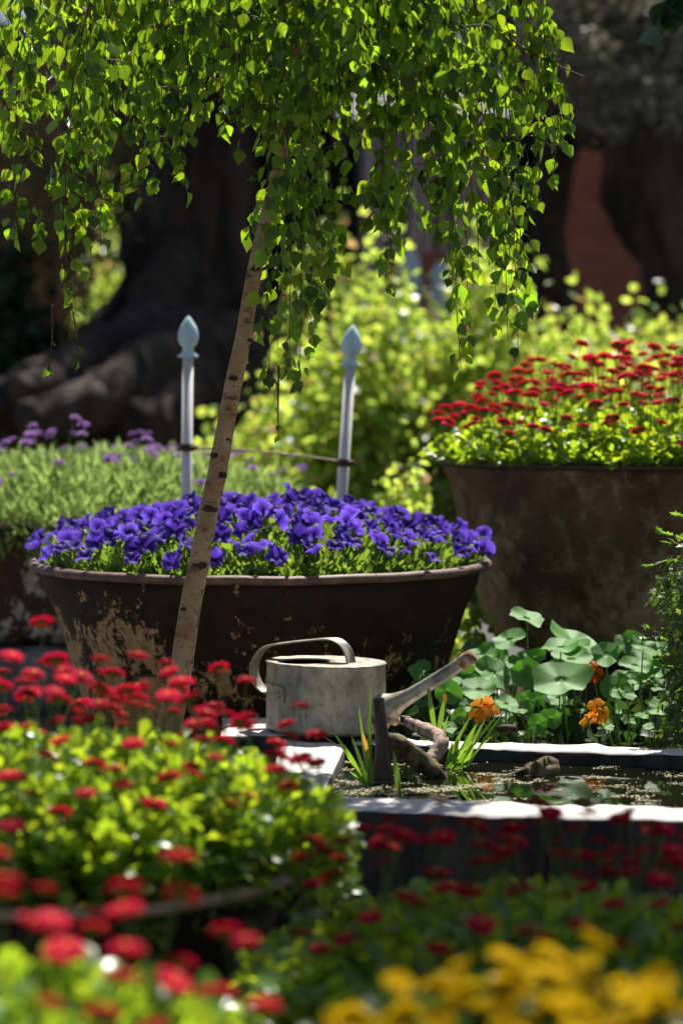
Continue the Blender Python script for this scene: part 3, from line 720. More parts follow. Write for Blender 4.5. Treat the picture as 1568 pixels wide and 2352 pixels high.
# floating duckweed and seed husks
def duckweed():
    g = Geo(); h = Geo(); k = 7
    h.add([(math.cos(2*math.pi*i/k), math.sin(2*math.pi*i/k)*.8, 0) for i in range(k)], [tuple(range(k))])
    O = []; 
    while len(O) < 3600:
        u, v = rng.uniform(), rng.uniform(); p = (A*(1-u)+B*u)*(1-v)+(Ci*(1-u)+Di*u)*v
        d = mnoise.fractal(Vector((p[0]*7+3, p[1]*16, 0)), .6, 2, 5)
        f = math.exp(-((p[0]-.12)/.22)**2)*math.exp(-((p[1]-5.40)/.13)**2)*.75 + math.exp(-((p[0]-.42)/.10)**2-((p[1]-5.62)/.07)**2)*.5 + math.exp(-((p[0]+.02)/.06)**2)*.35
        if d+f > .50 or rng.uniform() < .006: O.append((p[0], p[1], WZ+.0012+rng.uniform(0, .0012)))
    O = np.array(O); n = len(O); a = rng.uniform(0, 6.28, n); s = rng.uniform(.0010, .0035, n)
    T = np.zeros((n, 3, 3)); T[:, 0, 0] = np.cos(a)*s; T[:, 0, 1] = -np.sin(a)*s; T[:, 1, 0] = np.sin(a)*s; T[:, 1, 1] = np.cos(a)*s; T[:, 2, 2] = s
    g.inst(h, T, O)
    return g.build('duckweed', leafmat('pond_scum', (.40, .36, .20), (.62, .55, .36), (.4, .4, .1), .15, .6, .3), smooth=False)
tag(duckweed(), 'yellowish duckweed and husks floating on the dark water', 'duckweed', kind='stuff')

# rock in the water
t = thing('pond_rock', 'small mossy rock poking out of the pond water', 'rock', tuple(PZ(1235, 1778, WZ)))
g = Geo(); V = []; n = 22; m = 12
for j in range(m+1):
    ph = math.pi*j/m
    for k in range(n):
        a = 2*math.pi*k/n; v = Vector((math.sin(ph)*math.cos(a), math.sin(ph)*math.sin(a), math.cos(ph)))
        r = 1+.45*mnoise.fractal(v*1.7+Vector((5, 2, 1)), .7, 2, 5); V.append((v.x*.042*r+.012*v.z, v.y*.03*r, v.z*.036*r))
g.add(V, [(j*n+k, j*n+(k+1) % n, (j+1)*n+(k+1) % n, (j+1)*n+k) for j in range(m) for k in range(n)])
tube(g, smooth_path([(-.02, -.01, .012), (-.06, -.02, .0), (-.10, -.03, -.008)], 4), [.012, .008, .003], 8, 0, wob=.5, wf=60)
g.build('rock_body', M['mossy'], t)

# driftwood
o = thing('driftwood', 'dark upright wooden stump standing in the pond beside the watering can', 'driftwood', tuple(PZ(878, 1802, WZ)))
b0 = np.array(o.location)
g = Geo(); pth = smooth_path([P(880, 1815, 5.55), P(878, 1760, 5.55), P(877, 1700, 5.55), P(873, 1650, 5.56), P(869, 1603, 5.57)], 8)-b0
tube(g, pth, [.026, .022, .017, .0145, .0140, .0140], 18, 0, wob=.12, wf=22); g.build('trunk', M['wetwood'], o)
g = Geo(); pth = smooth_path([P(885, 1700, 5.56), P(915, 1712, 5.58), P(955, 1740, 5.60), P(1000, 1775, 5.60), P(1018, 1800, 5.60)], 8)-b0
tube(g, pth, [.016, .022, .024, .020, .012], 16, 0, wob=.28, wf=30); g.build('branch', M['mossy'], o)
o = thing('driftwood', 'pale crooked branch with a broken end leaning on the pond kerb', 'driftwood', tuple(PZ(985, 1765, WZ)))
b0 = np.array(o.location)
g = Geo(); pth = smooth_path([P(933, 1656, 5.88), P(955, 1668, 5.86), P(985, 1680, 5.82), P(1008, 1692, 5.78), P(1012, 1710, 5.74), P(998, 1732, 5.72), P(975, 1752, 5.70), P(960, 1775, 5.68)], 8)-b0
tube(g, pth, [.012, .015, .017, .017, .018, .017, .016, .012], 16, 0, wob=.25, wf=34, seed=4); g.build('branch_wood', M['driftwood'], o)
g = Geo(); 
for k in range(7):
    a = k*.9; q = pth[0]+np.array([0, math.cos(a), math.sin(a)])*.010
    tube(g, [q+np.array([.008, 0, -.003]), q+np.array([-.006-.004*(k % 3), 0, .003])], [.005, .001], 5, 0)
g.build('splinter', M['driftwood'], o)
# slate chips and berry on the back kerb
for (px, py, rx, ry, lab) in ((975, 1684, .028, .022, 'thin pale slate chip lying behind the driftwood'), (1165, 1676, .022, .014, 'dark lump of bark on the back kerb under the nasturtiums')):
    p = PZ(px, py+6, CZ); g = Geo(); n = 14; z_ = .006 if 'slate' in lab else .018
    V = [(rx*math.cos(2*math.pi*i/n)*(1+.15*math.sin(i*2.1)), ry*math.sin(2*math.pi*i/n)*(1+.15*math.cos(i*1.7)), zz) for zz in (0, z_*.7) for i in range(n)]+[(rx*.75*math.cos(2*math.pi*i/n), ry*.7*math.sin(2*math.pi*i/n), z_) for i in range(n)]
    F = [(j*n+i, j*n+(i+1) % n, (j+1)*n+(i+1) % n, (j+1)*n+i) for j in (0, 1) for i in range(n)]+[tuple(2*n+i for i in range(n))]
    g.add(V, F); o = g.build('stone_chip', M['slate'] if 'slate' in lab else M['knot']); o.location = p+[0, 0, .001]
    tag(o, lab, 'chip')
g = Geo(); n = 16; V = [(.0085*math.sin(math.pi*j/10)*math.cos(2*math.pi*k/n), .0085*math.sin(math.pi*j/10)*math.sin(2*math.pi*k/n), .0085+.0085*math.cos(math.pi*j/10)) for j in range(11) for k in range(n)]
g.add(V, [(j*n+k, (j+1)*n+k, (j+1)*n+(k+1) % n, j*n+(k+1) % n) for j in range(10) for k in range(n)])
o = g.build('berry', simple('blue_black_berry', (.03, .03, .09), .25, .6)); o.location = PZ(958, 1680, CZ)+[0, 0, .008]; tag(o, 'tiny blue black berry resting on the slate chip', 'berry')

# ------------------------------------------------------------------ reeds
def blade(g, base, tip, wd, bend=.3, mat=0, side=(1, 0, 0)):
    base = np.array(base); tip = np.array(tip); m = 9; V = []; L = np.linalg.norm(tip-base); side = nrm(np.array(side, float))
    ctrl = (base+tip)/2+np.array([0, 0, bend*L])
    for i in range(m+1):
        t = i/m; p = base*(1-t)**2+2*ctrl*t*(1-t)+tip*t*t; w_ = wd*(.55+.45*math.sin(min(t*2.2, 1.57)))*(1-t**3.2)
        V += [p-side*w_, p+np.array([0, .12*wd, 0]), p+side*w_]
    F = [q for i in range(m) for q in ((i*3, i*3+1, i*3+4, i*3+3), (i*3+1, i*3+2, i*3+5, i*3+4))]
    g.add(V, F, mat)
def reed(label, base, blades, D):
    t = thing('reed_plant', label, 'reed', tuple(base), 'reed clumps in the pond'); b0 = np.array(base)
    for bl in blades:
        bx, by, tx, ty, wd, dd = bl[:6]; mt = bl[6] if len(bl) > 6 else 'blade'
        g = Geo(); blade(g, P(bx, by, D)-b0, P(tx, ty, D+dd)-b0, wd, .03 if abs(tx-bx) < 40 else .08, 0, (1, random.uniform(-.6, .6), 0)); g.build('leaf', M[mt], t)
        if len(bl) > 7:
            pass
    return t
reed('clump of green blades left of the wooden stump', PZ(843, 1806, WZ), [
    (846, 1812, 765, 1682, .0075, -.03), (843, 1812, 790, 1725, .007, -.06), (846, 1810, 806, 1688, .0055, .02), (848, 1812, 822, 1612, .004, .04), (848, 1800, 851, 1555, .005, .08),
    (852, 1812, 830, 1690, .0055, 0), (848, 1805, 846, 1680, .008, .03), (845, 1815, 800, 1770, .005, -.08), (805, 1735, 702, 1673, .0018, -.05, 'blade_pale'), (842, 1808, 778, 1706, .005, .0),
    (846, 1740, 832, 1680, .0055, -.01, 'blade_orange')], 5.5)
reed('single bright green blade rising in front of the stump', PZ(918, 1833, WZ), [(919, 1838, 903, 1722, .0075, .01), (921, 1838, 915, 1790, .004, 0)], 5.28)
reed('pair of upright blades behind the crooked branch', PZ(992, 1742, WZ), [(1001, 1700, 979, 1556, .008, .02), (1004, 1700, 1021, 1596, .0075, .02), (1010, 1700, 1030, 1640, .003, .0), (1021, 1614, 1021, 1592, .0065, 0.01, 'blade_orange')], 5.93)
reed('dense clump of blades at the back edge of the pond', PZ(1040, 1765, WZ), [
    (1020, 1765, 1083, 1640, .006, .04), (1030, 1765, 1062, 1672, .0065, .0), (1035, 1768, 1100, 1655, .006, .05), (1050, 1768, 1095, 1660, .0075, -.02), (1050, 1765, 1145, 1640, .0055, .05), (1060, 1762, 1115, 1650, .0055, .02),
    (1035, 1765, 1075, 1710, .007, -.05), (1075, 1760, 1165, 1625, .0045, .05), (1065, 1762, 1090, 1700, .008, -.05), (1045, 1768, 1050, 1690, .006, 0), (1025, 1766, 1040, 1700, .005, 0.02), (1058, 1766, 1130, 1690, .005, -.02)], 5.72)

# ------------------------------------------------------------------ watering can
def can():
    c = PZ(748, 1697, CZ+.004); c = np.array([X(748, 6.07), 6.09, CZ+.006])
    t = thing('watering_can', 'old grey galvanised watering can with strap handle standing on the pond kerb', 'watering can', tuple(c)); RZ_ = R_(-27); t.rotation_euler = (0, 0, RZ_); crz, srz = math.cos(RZ_), math.sin(RZ_)
    loc = lambda v: np.array([v[0]*crz+v[1]*srz, -v[0]*srz+v[1]*crz, v[2]])
    a, b, H = .156, .118, .172; n = 96; g = Geo(); V = []
    prof = [(0, 0, .05), (.97, .94, 0), (1.02, 1, .004), (1.025, 1, .012), (1.015, 1, .02), (1.012, 1, .06), (1.005, 1, .12), (1.0, 1, H-.006), (1.012, 1, H-.003), (1.016, 1, H), (1.004, 1, H+.002), (.985, 1, H-.001), (.985, 1, H-.004)]
    pr = [(.98, 0), (1.02, .003), (1.028, .010), (1.016, .018), (1.012, .06), (1.006, .12), (1.0, H-.007), (1.012, H-.004), (1.018, H), (1.008, H+.0015), (.99, H+.0005), (.985, H-.006), (.985, .01), (.9, .008), (.01, .008)]
    for s, z in pr:
        for k in range(n):
            q = 2*math.pi*k/n; dn = .0018*mnoise.noise(Vector((math.cos(q)*4, math.sin(q)*4, z*18)))
            zz = z+.0016*mnoise.noise(Vector((math.cos(q)*5, math.sin(q)*5, 3)))
            V.append(((a*s+dn)*math.cos(q), (b*s+dn)*math.sin(q), zz))
    g.add(V, [(i*n+k, i*n+(k+1) % n, (i+1)*n+(k+1) % n, (i+1)*n+k) for i in range(len(pr)-1) for k in range(n)])
    g.M[0][11*n:] = 1
    g.build('body', [M['can'], simple('dark_shaded_inside', (.03, .022, .016), .9, .1)], t)  # rusty inside, darkened in the colour so the filling hole reads as shadow
    # deck with the filling hole
    g = Geo(); hx, hy, ha, hb = -.052, -.020, .066, .070; V = []
    rows = 6
    for j in range(rows+1):
        u = j/rows
        for k in range(n):
            q = 2*math.pi*k/n
            ox, oy = a*.986*math.cos(q), b*.986*math.sin(q); ix, iy = hx+ha*math.cos(q), hy+hb*math.sin(q)*(1 if math.sin(q) < 0 else .95)
            V.append((ox*(1-u)+ix*u, oy*(1-u)+iy*u, H+.0012-.004*u*(1-u)))
    for dz, dr in ((-.004, 0),):
        for k in range(n):
            q = 2*math.pi*k/n; V.append((hx+ha*math.cos(q), hy+hb*math.sin(q)*(1 if math.sin(q) < 0 else .95), H-.003))
    g.add(V, [(i*n+k, (i+1)*n+k, (i+1)*n+(k+1) % n, i*n+(k+1) % n) for i in range(rows+1) for k in range(n)]); g.build('deck', M['can'], t)
    # strap handle with rolled edges
    K = 5615/6.09
    def L(px, py):
        x_ = 0.0
        for _ in range(4):
            q = P(px, py, 6.09+x_*srz)-c; x_ = q[0]/crz
        return np.array([x_, 0, q[2]])
    pts = smooth_path([L(806, 1534), L(804, 1515), L(797, 1494), L(786, 1479), L(770, 1470), L(748, 1468.5), L(705, 1472), L(660, 1477), L(626, 1482), L(606, 1491), L(592, 1508), L(585, 1530), L(586, 1552), L(594, 1571), L(607, 1584), L(618, 1588)], 6)
    tg = nrm(np.gradient(pts, axis=0)); nm = np.stack([-tg[:, 2], np.zeros(len(tg)), tg[:, 0]], axis=1)
    g = Geo(); W = .0235; th = .0012; V = []; cross = [(-W, 0), (-W*.96, .0025), (-W*.85, .0032), (-W*.76, .0006), (W*.76, .0006), (W*.85, .0032), (W*.96, .0025), (W, 0), (W*.9, -.0014), (-W*.9, -.0014)]
    for i in range(len(pts)):
        fl = 1+.25*max(0, (6-i)/6)+.0
        for y_, z_ in cross: V.append(pts[i]+np.array([0, y_*fl, 0])-nm[i]*z_)
    m = len(cross); g.add(V, [(i*m+k, i*m+(k+1) % m, (i+1)*m+(k+1) % m, (i+1)*m+k) for i in range(len(pts)-1) for k in range(m)]+[tuple(range(m)), tuple((len(pts)-1)*m+k for k in range(m))])
    g.build('handle', M['can'], t)
    # bracket that fixes the handle to the side, and the side seam
    def onbody(px, py, off=.002):
        x = (px-748)/K; z = (1697-py)/K; qs = np.linspace(0, 2*math.pi, 721); ex_ = a*1.01*np.cos(qs); ey_ = b*1.0*np.sin(qs)
        wx = ex_*crz-ey_*srz; wy = ex_*srz+ey_*crz; sc_ = np.abs(wx-x)+np.where(wy > 0, 9, 0); i = int(np.argmin(sc_))
        nn_ = nrm(np.array([np.cos(qs[i])/a, np.sin(qs[i])/b])); return np.array([ex_[i]+nn_[0]*off, ey_[i]+nn_[1]*off, z])
    g = Geo(); q = smooth_path([onbody(612, 1588, .004), onbody(622, 1588, .006), onbody(640, 1589, .007), onbody(652, 1592, .006), onbody(653, 1606, .006), onbody(653, 1624, .004)], 4)
    tube(g, q, .0032, 8, 0); rough_block(g, [onbody(633, 0, .001)[:2], onbody(650, 0, .001)[:2], onbody(650, 0, -.003)[:2], onbody(633, 0, -.003)[:2]], onbody(640, 1622)[2], onbody(640, 1600)[2], (2, 1, 2), 0, bev=0)
    for py in (1604, 1614):
        p = onbody(642, py, .004); tube(g, [p+[0, .002, 0], p-[0, .0018, 0]], [.0028, .0018], 8, 0)
    g.build('bracket', M['can'], t)
    g = Geo(); tube(g, [onbody(645, 1625, .0005), onbody(643, 1660, .001), onbody(642, 1692, .001)], .0018, 6, 0); g.build('seam', M['can'], t)
    # spout: flaring boss, then a straight tube tilted up
    g = Geo(); s = smooth_path([L(872, 1632), L(893, 1624), L(915, 1612), L(945, 1596), L(1000, 1562), L(1050, 1530), L(1079, 1510)], 6)
    tube(g, s, [.050, .036, .0245, .0185, .0172, .0168, .0168], 26, 0, cap=False)
    tube(g, [s[-1], s[-1]-(s[-1]-s[-3])*.0, s[-1]], .0168, 26, 0, cap=False)
    g.build('spout', M['can'], t)
    g = Geo(); e = s[-1]; d = nrm(s[-1]-s[-4]); tube(g, [e-d*.028, e-d*.002, e+d*.007, e+d*.012], [.0178, .0182, .017, .010], 26, 0); g.build('spout_tip', M['can_rust'], t)
    # rusty solder collar where spout meets body
    g = Geo(); tube(g, [L(884, 1634)+[0, 0, 0], L(889, 1629)], [.047, .042], 26, 0, wob=.1, wf=60); g.build('collar', M['can_rust'], t)
can()

# ------------------------------------------------------------------ nasturtiums
def nasturtiums():
    t = thing('nasturtium_plants', 'nasturtium clump with round pale green leaves and orange flowers behind the pond', 'nasturtiums', (X(1260, 6.4), 6.4, 0)); b0 = np.array(t.location)
    def cv(zx, zy): return 964+.3848*zx, 1240+.3848*zy
    LV = [(637, 468, 98, 45, 6.52), (530, 598, 90, 52, 6.55), (905, 600, 140, 62, 6.62), (840, 640, 110, 50, 6.5), (1113, 685, 87, 72, 6.45), (1330, 630, 76, 52, 6.42), (435, 795, 105, 78, 6.42), (300, 800, 52, 55, 6.46), (625, 800, 92, 97, 6.40),
          (840, 838, 158, 112, 6.34), (165, 905, 82, 84, 6.30), (350, 897, 106, 66, 6.34), (515, 980, 72, 46, 6.26), (640, 955, 55, 72, 6.24), (700, 950, 45, 60, 6.36), (1160, 885, 85, 78, 6.40), (1232, 915, 55, 42, 6.30), (700, 1100, 60, 60, 6.20), (780, 1065, 60, 62, 6.24),
          (1112, 1104, 46, 27, 6.14), (232, 1050, 46, 46, 6.24), (283, 992, 54, 42, 6.28), (172, 1120, 50, 28, 6.12), (1425, 1005, 70, 42, 6.25), (1322, 1052, 38, 20, 6.2), (1362, 1116, 36, 17, 6.14), (900, 712, 108, 48, 6.52), (562, 720, 38, 32, 6.5), (1262, 832, 42, 32, 6.5), (1440, 870, 60, 42, 6.4), (590, 1024, 44, 16, 6.2), (1500, 940, 60, 50, 6.3)]
    for _ in range(46):
        LV.append((rng.uniform(220, 1500), rng.uniform(600, 1080), rng.uniform(50, 95), rng.uniform(30, 70), rng.uniform(6.5, 6.9)))
    for _ in range(10):
        LV.append((rng.uniform(-50, 230), rng.uniform(680, 1050), rng.uniform(35, 60), rng.uniform(25, 50), rng.uniform(6.45, 6.7)))
    tms = [disc_leaf(s).mesh('nasturtium_leaf', [M['nast']]) for s in range(7)]
    gst = Geo()
    for i, (zx, zy, rx, ry, D) in enumerate(LV):
        px, py = cv(zx, zy); p = P(px, py, D); s = rx*.3848/FPX*D*1.06
        el = math.asin(min(.98, ry/rx*.98)) - R_(8); el = max(el, 0)
        d = Vector((rng.uniform(-.42, .42), -math.sin(el)+rng.uniform(-.12, .12), math.cos(el)))
        o = link('leaf', tms[i % 7], t, tuple(p-b0)); o.rotation_mode = 'QUATERNION'
        from mathutils import Quaternion
        o.rotation_quaternion = d.to_track_quat('Z', 'Y') @ Quaternion((0, 0, 1), rng.uniform(0, 6.28)); o.scale = (s, s, s)
        gnd = np.array([p[0]+rng.uniform(-.06, .06), p[1]+rng.uniform(.0, .12), .12])
        mid = (p+gnd)/2+np.array([rng.uniform(-.02, .02), -.01, .02])
        gst = Geo(); tube(gst, smooth_path([p-[0, 0, .001], mid, gnd], 5)-b0, .0019, 6); gst.build('stem', M['stem'], t)
    fm = nastflower_geo(3).mesh('nasturtium_flower', [M['orange'], M['yellow_eye']]); fm2 = nastflower_geo(5).mesh('nasturtium_flower', [M['redorange'], M['yellow_eye']])
    gs2 = Geo()
    for k, (zx, zy, r, D, m, dr) in enumerate([(365, 1012, 78, 6.13, fm, (-.45, -.55, .7)), (425, 990, 62, 6.15, fm, (.6, -.3, .6)), (1062, 1022, 68, 6.12, fm, (.35, -.75, .45)), (1005, 1068, 56, 6.11, fm, (-.5, -.2, .9)), (1030, 790, 58, 6.42, fm2, (.1, -.8, .5))]):
        px, py = cv(zx, zy); p = P(px, py, D); o = link('flower', m, t, tuple(p-b0)); s = r*.3848/FPX*D/.028
        o.scale = (s, s, s); o.rotation_mode = 'QUATERNION'; o.rotation_quaternion = Vector(dr).to_track_quat('Z', 'Y')
        gs2 = Geo(); tube(gs2, smooth_path([p, p+[.01, .02, -.04], [p[0]+.03, p[1]+.05, CZ-.02]], 5)-b0, .0018, 6); gs2.build('stem', M['stem'], t)
    # low dark undergrowth leaves
    g = Geo(); n = 520; O = np.stack([rng.uniform(.10, 1.0, n), rng.uniform(6.35, 7.0, n), rng.uniform(.1, .28, n)], axis=1)
    g.inst(T_broad[0], frames(rdir(n)+[0, 0, .4], rdir(n)+[0, 0, 1.], rng.uniform(.03, .06, n)), O-b0); g.build('undergrowth', M['leaf_dark'], t)
nasturtiums()
# soil bed behind pond
g = Geo(); rough_block(g, [(-.05, 6.22), (1.4, 6.02), (1.4, 7.4), (.12, 7.4)], 0, .14, (20, 14, 2), .02, seed=8); tag(g.build('flower_bed', M['soil']), kind='structure')

g = Geo(); V = [(x, y, .022+.012*mnoise.noise(Vector((x*9, y*9, 0)))) for y in np.linspace(6.6, 9.2, 30) for x in np.linspace(-.3, 2.2, 30)]
g.add(V, [(j*30+i, j*30+i+1, (j+1)*30+i+1, (j+1)*30+i) for j in range(29) for i in range(29)]); tag(g.build('mulch', M['soil']), kind='structure')

# ------------------------------------------------------------------ ivy
def ivy():
    cx, cy = X(1668, 6.05), 6.08
    t = thing('ivy_plant', 'ivy column trailing over the right end of the pond kerb', 'ivy', (cx, cy, 0)); b0 = np.array(t.location)
    prof = [(.20, .125), (.35, .150), (.45, .155), (.52, .135), (.60, .185), (.68, .150), (.72, .11), (.79, .07), (.84, .03), (.9, .01)]
    n = 4600; z = rng.uniform(.20, .86, n); rr = np.interp(z, [p[0] for p in prof], [p[1] for p in prof])
    a = rng.uniform(0, 2*math.pi, n); q = rr*(1-.45*rng.uniform(0, 1, n)**2)+rng.normal(0, .008, n)
    bumpn = np.array([mnoise.noise(Vector((math.cos(x)*1.5, math.sin(x)*1.5, y*9))) for x, y in zip(a, z)]); q *= 1+.35*bumpn
    O = np.stack([q*np.cos(a), q*np.sin(a), z], axis=1); rad = np.stack([np.cos(a), np.sin(a), np.zeros(n)], axis=1)
    g = Geo(); g.inst(T_ivy[0], frames(rad*.5+rdir(n)*.6-[0, 0, .35], rad+rdir(n)*.5+[0, 0, .5], rng.uniform(.013, .026, n)), O); g.build('foliage', M['leaf_ivy'], t, smooth=False)
    for k in range(14):
        z0 = rng.uniform(.35, .83); r0 = np.interp(z0, [p[0] for p in prof], [p[1] for p in prof]); an = math.pi+rng.uniform(-.9, .9)
        s = np.array([r0*.7*math.cos(an), r0*.7*math.sin(an), z0]); e = s+np.array([math.cos(an)*.10, math.sin(an)*.06, rng.uniform(-.01, .06)])
        pth = smooth_path([s, (s+e)/2+[0, 0, .012], e], 6); g = Geo(); tube(g, pth, .0014, 5, 0)
        m = 9; i = rng.integers(3, len(pth), m); g.inst(T_ivy[0], frames(nrm(e-s)+rdir(m)*.6, rdir(m)*.5+[0, 0, 1.], rng.uniform(.016, .03, m)), pth[i], 1); g.build('shoot', [M['twig'], M['leaf_petunia']], t)
    g = Geo(); tube(g, [(0, 0, 0), (.01, 0, .4), (0, 0, .8)], [.05, .045, .02], 10, 0, wob=.2); g.build('stem', M['oldbark'], t)
ivy()

# ------------------------------------------------------------------ fence posts with finials
def post(base, top, label):
    b = np.array(base); tp = np.array(top); t = thing('finial_post', label, 'post', (b[0], b[1], 0), 'white posts with pointed finials')
    ax = nrm(tp-b); g = Geo(); gnd = b-ax*(b[2]/ax[2]); t.location = tuple(gnd)
    tube(g, [gnd-gnd, tp-gnd], .0175, 28, 0)
    g.build('post', M['white_paint'], t)
    prof = [(.0205, 0), (.036, .002), (.037, .008), (.028, .013), (.021, .019), (.019, .03), (.022, .036), (.033, .048), (.0375, .062), (.037, .076), (.033, .092), (.025, .108), (.015, .122), (.007, .132), (.0005, .137)]
    g = Geo(); lathe(g, [(.0005, 0)]+[(a_*.9, b_) for a_, b_ in prof], 32); V = g.V[0]; zx = nrm(np.cross([0, 1, 0], ax)); yx = np.cross(ax, zx)
    g.V[0] = V[:, :1]*zx+V[:, 1:2]*yx+V[:, 2:3]*ax+(tp-gnd); g.build('finial', M['duckegg'], t)
    return t, gnd, ax
p1b, p1t = P(428, 1165, 7.98), P(432, 822, 7.98); p2b, p2t = P(783, 1165, 7.98), P(804, 842, 7.98)
for b_, t_, lab, cy_ in ((p1b, p1t, 'white post with duck egg blue finial left of the birch stem', 1028), (p2b, p2t, 'leaning white post with duck egg blue finial right of the birch stem', 1063)):
    t, gnd, ax = post(b_, t_, lab); f = (P(0, cy_, 7.98)[2]-gnd[2])/ax[2]; q = ax*f
    g = Geo(); tube(g, [q-ax*.012, q+ax*.012], .025, 20, 0); tube(g, [q+[.0, -.02, 0], q+[.034, -.028, 0]], .008, 8, 0); g.build('clamp', M['clamp'], t)
g = Geo(); pth = smooth_path([P(442, 1028, 7.95), P(560, 1034, 7.95), P(680, 1046, 7.95), P(780, 1060, 7.95)], 6); tube(g, pth, .0035, 8)
o = g.build('fence_wire', M['wire']); tag(o, 'thin rusty wire stretched between the two finial posts', 'wire')

# ------------------------------------------------------------------ birch
def birch():
    D = 6.02
    pl = [(320, 1975), (362, 1780), (408, 1585), (436, 1400), (456, 1300), (478, 1180), (500, 1080), (533, 900), (560, 770), (585, 620), (616, 480), (642, 380), (662, 250), (682, 120), (700, 0), (712, -160), (705, -330)]
    wd = [40, 31, 26.5, 24.5, 24, 22.5, 22, 20, 18.5, 17, 15, 13.5, 12.5, 12, 11, 9, 6]
    base = P(320, 1960, D); base[2] = 0
    t = thing('birch_tree', 'young weeping birch with a slender leaning tan stem and bright green leaves', 'birch tree', tuple(base)); b0 = base
    pts = smooth_path([P(x, y, D) for x, y in pl], 10)-b0; rad = [w_/FPX*D for w_ in wd]
    g = Geo(); tube(g, pts, rad, 36, 0, wob=.07, wf=26); g.build('trunk', M['birch'], t)
    for px, py, s, ks in ((505, 1090, .75, 1.25), (490, 1052, -.6, 1.1), (470, 1170, .1, 1.3), (460, 1305, .3, 1.35), (426, 1400, -.5, .75), (590, 626, .2, 1.0), (548, 872, -.1, .95), (575, 790, .8, .8), (520, 1012, .5, .5), (413, 1560, .6, .9)):
        i = np.argmin(np.abs([abs((p+b0)[2]-P(px, py, D)[2]) for p in pts])); c = pts[i]; r = np.interp(i/len(pts), np.linspace(0, 1, len(rad)), rad)
        g = Geo(); n = 14; V = []
        az = s*1.25; out = np.array([math.sin(az), -math.cos(az), .12]); e1 = nrm(np.cross([0, 0, 1.], out)); e2 = np.cross(out, e1); V = []
        for j, (q, h) in enumerate(((1.35, -.35), (1.1, .1), (.75, .28), (.45, .16), (.02, .05))):
            for k in range(n):
                a = 2*math.pi*k/n; w1 = 1+.55*mnoise.noise(Vector((math.cos(a)*2+px, math.sin(a)*2, q)))
                V.append(c+out*(r*(1.02-.28*(q*math.cos(a))**2*.5)+h*.014)+e1*math.cos(a)*q*w1*.0105*ks+e2*math.sin(a)*q*w1*.0058*ks)
        g.add(V, [(j*n+k, j*n+(k+1) % n, (j+1)*n+(k+1) % n, (j+1)*n+k) for j in range(4) for k in range(n)]); g.build('knot', M['knot'], t)
    for px, py, sx_, sz_ in ((530, 985, .9, 1), (452, 1400, .9, 1.3), (447, 1440, .95, 1.6), (404, 1570, -.95, 1.2), (554, 830, -.95, .9), (500, 1130, .9, 1)):   # curls of loose bark
        i = int(np.argmin(np.abs((pts+b0)[:, 2]-P(px, py, D)[2]))); c = pts[i]; q_ = np.interp(i/len(pts), np.linspace(0, 1, len(rad)), rad)
        e = c+np.array([sx_*q_*1.0, -.3*q_, 0]); g = Geo(); g.add([e+[0, -.004, -.006*sz_], e+[0, .004, -.006*sz_], e+[.005*np.sign(sx_), .003, .004*sz_], e+[.005*np.sign(sx_), -.003, .005*sz_], e+[.002*np.sign(sx_), -.004, .010*sz_], e+[.0, .003, .011*sz_]], [(0, 1, 2, 3), (3, 2, 5, 4)]); g.build('bark_curl', M['birch'], t)
    # leading boughs that arch out, then hanging shoots
    top = [p for p in pts if p[2]+b0[2] > 1.5]
    env = [(-80, 420), (0, 545), (30, 540), (60, 470), (100, 400), (140, 420), (160, 640), (180, 620), (200, 400), (230, 560), (250, 400), (300, 400), (335, 490), (360, 400), (400, 350), (450, 310), (500, 325), (545, 340), (570, 480), (600, 800), (640, 870), (690, 880), (720, 830), (745, 700), (775, 640), (800, 460), (830, 350), (870, 500), (890, 640), (920, 560), (960, 470), (1000, 520), (1030, 560), (1060, 840), (1085, 780), (1110, 640), (1150, 790), (1190, 800), (1215, 700), (1235, 460), (1270, 420), (1300, 330)]
    ex = [e[0] for e in env]; ey = [e[1] for e in env]
    strands = []
    for k in range(98):
        x = rng.uniform(-70, 1215); e = np.interp(x, ex, ey)
        y1 = min(e, 400 if x < 430 else (300 if x < 580 else 350))*rng.uniform(.3, 1.0)
        if x > 1120 and rng.uniform() < .45: continue
        if x < 420 and rng.uniform() < (.6 if x < 150 else .32): continue
        strands.append((x, y1, rng.uniform(5.55, 6.5)))
    for x, y1, D_ in ((150, 640, 5.8), (165, 700, 5.8), (232, 565, 5.9), (25, 540, 5.9), (60, 470, 6.0), (330, 490, 5.9), (300, 430, 6.1), (610, 870, 5.85), (640, 800, 6.05), (665, 850, 5.9), (690, 880, 5.85), (715, 800, 6.1), (735, 720, 5.9), (760, 650, 6.15), (888, 650, 6.0), (875, 560, 6.0), (915, 560, 6.1), (945, 500, 6.2), (1010, 555, 5.95), (1055, 845, 5.95), (1070, 780, 6.1), (1095, 650, 5.9), (1140, 700, 6.0), (1165, 800, 5.95), (1190, 800, 6.0), (1205, 720, 6.05), (1180, 640, 5.9), (1240, 460, 6.0), (1275, 420, 6.0), (1300, 330, 6.05), (800, 440, 6.1), (650, 700, 5.8), (620, 620, 6.1), (1120, 560, 6.1), (1040, 640, 6.1), (985, 480, 5.9)):
        strands.append((x, y1, D_))
    strands.sort(key=lambda q: -q[1]); NG = 92
    groups = [Geo() for _ in range(NG+1)]; tw = [Geo() for _ in range(NG+1)]
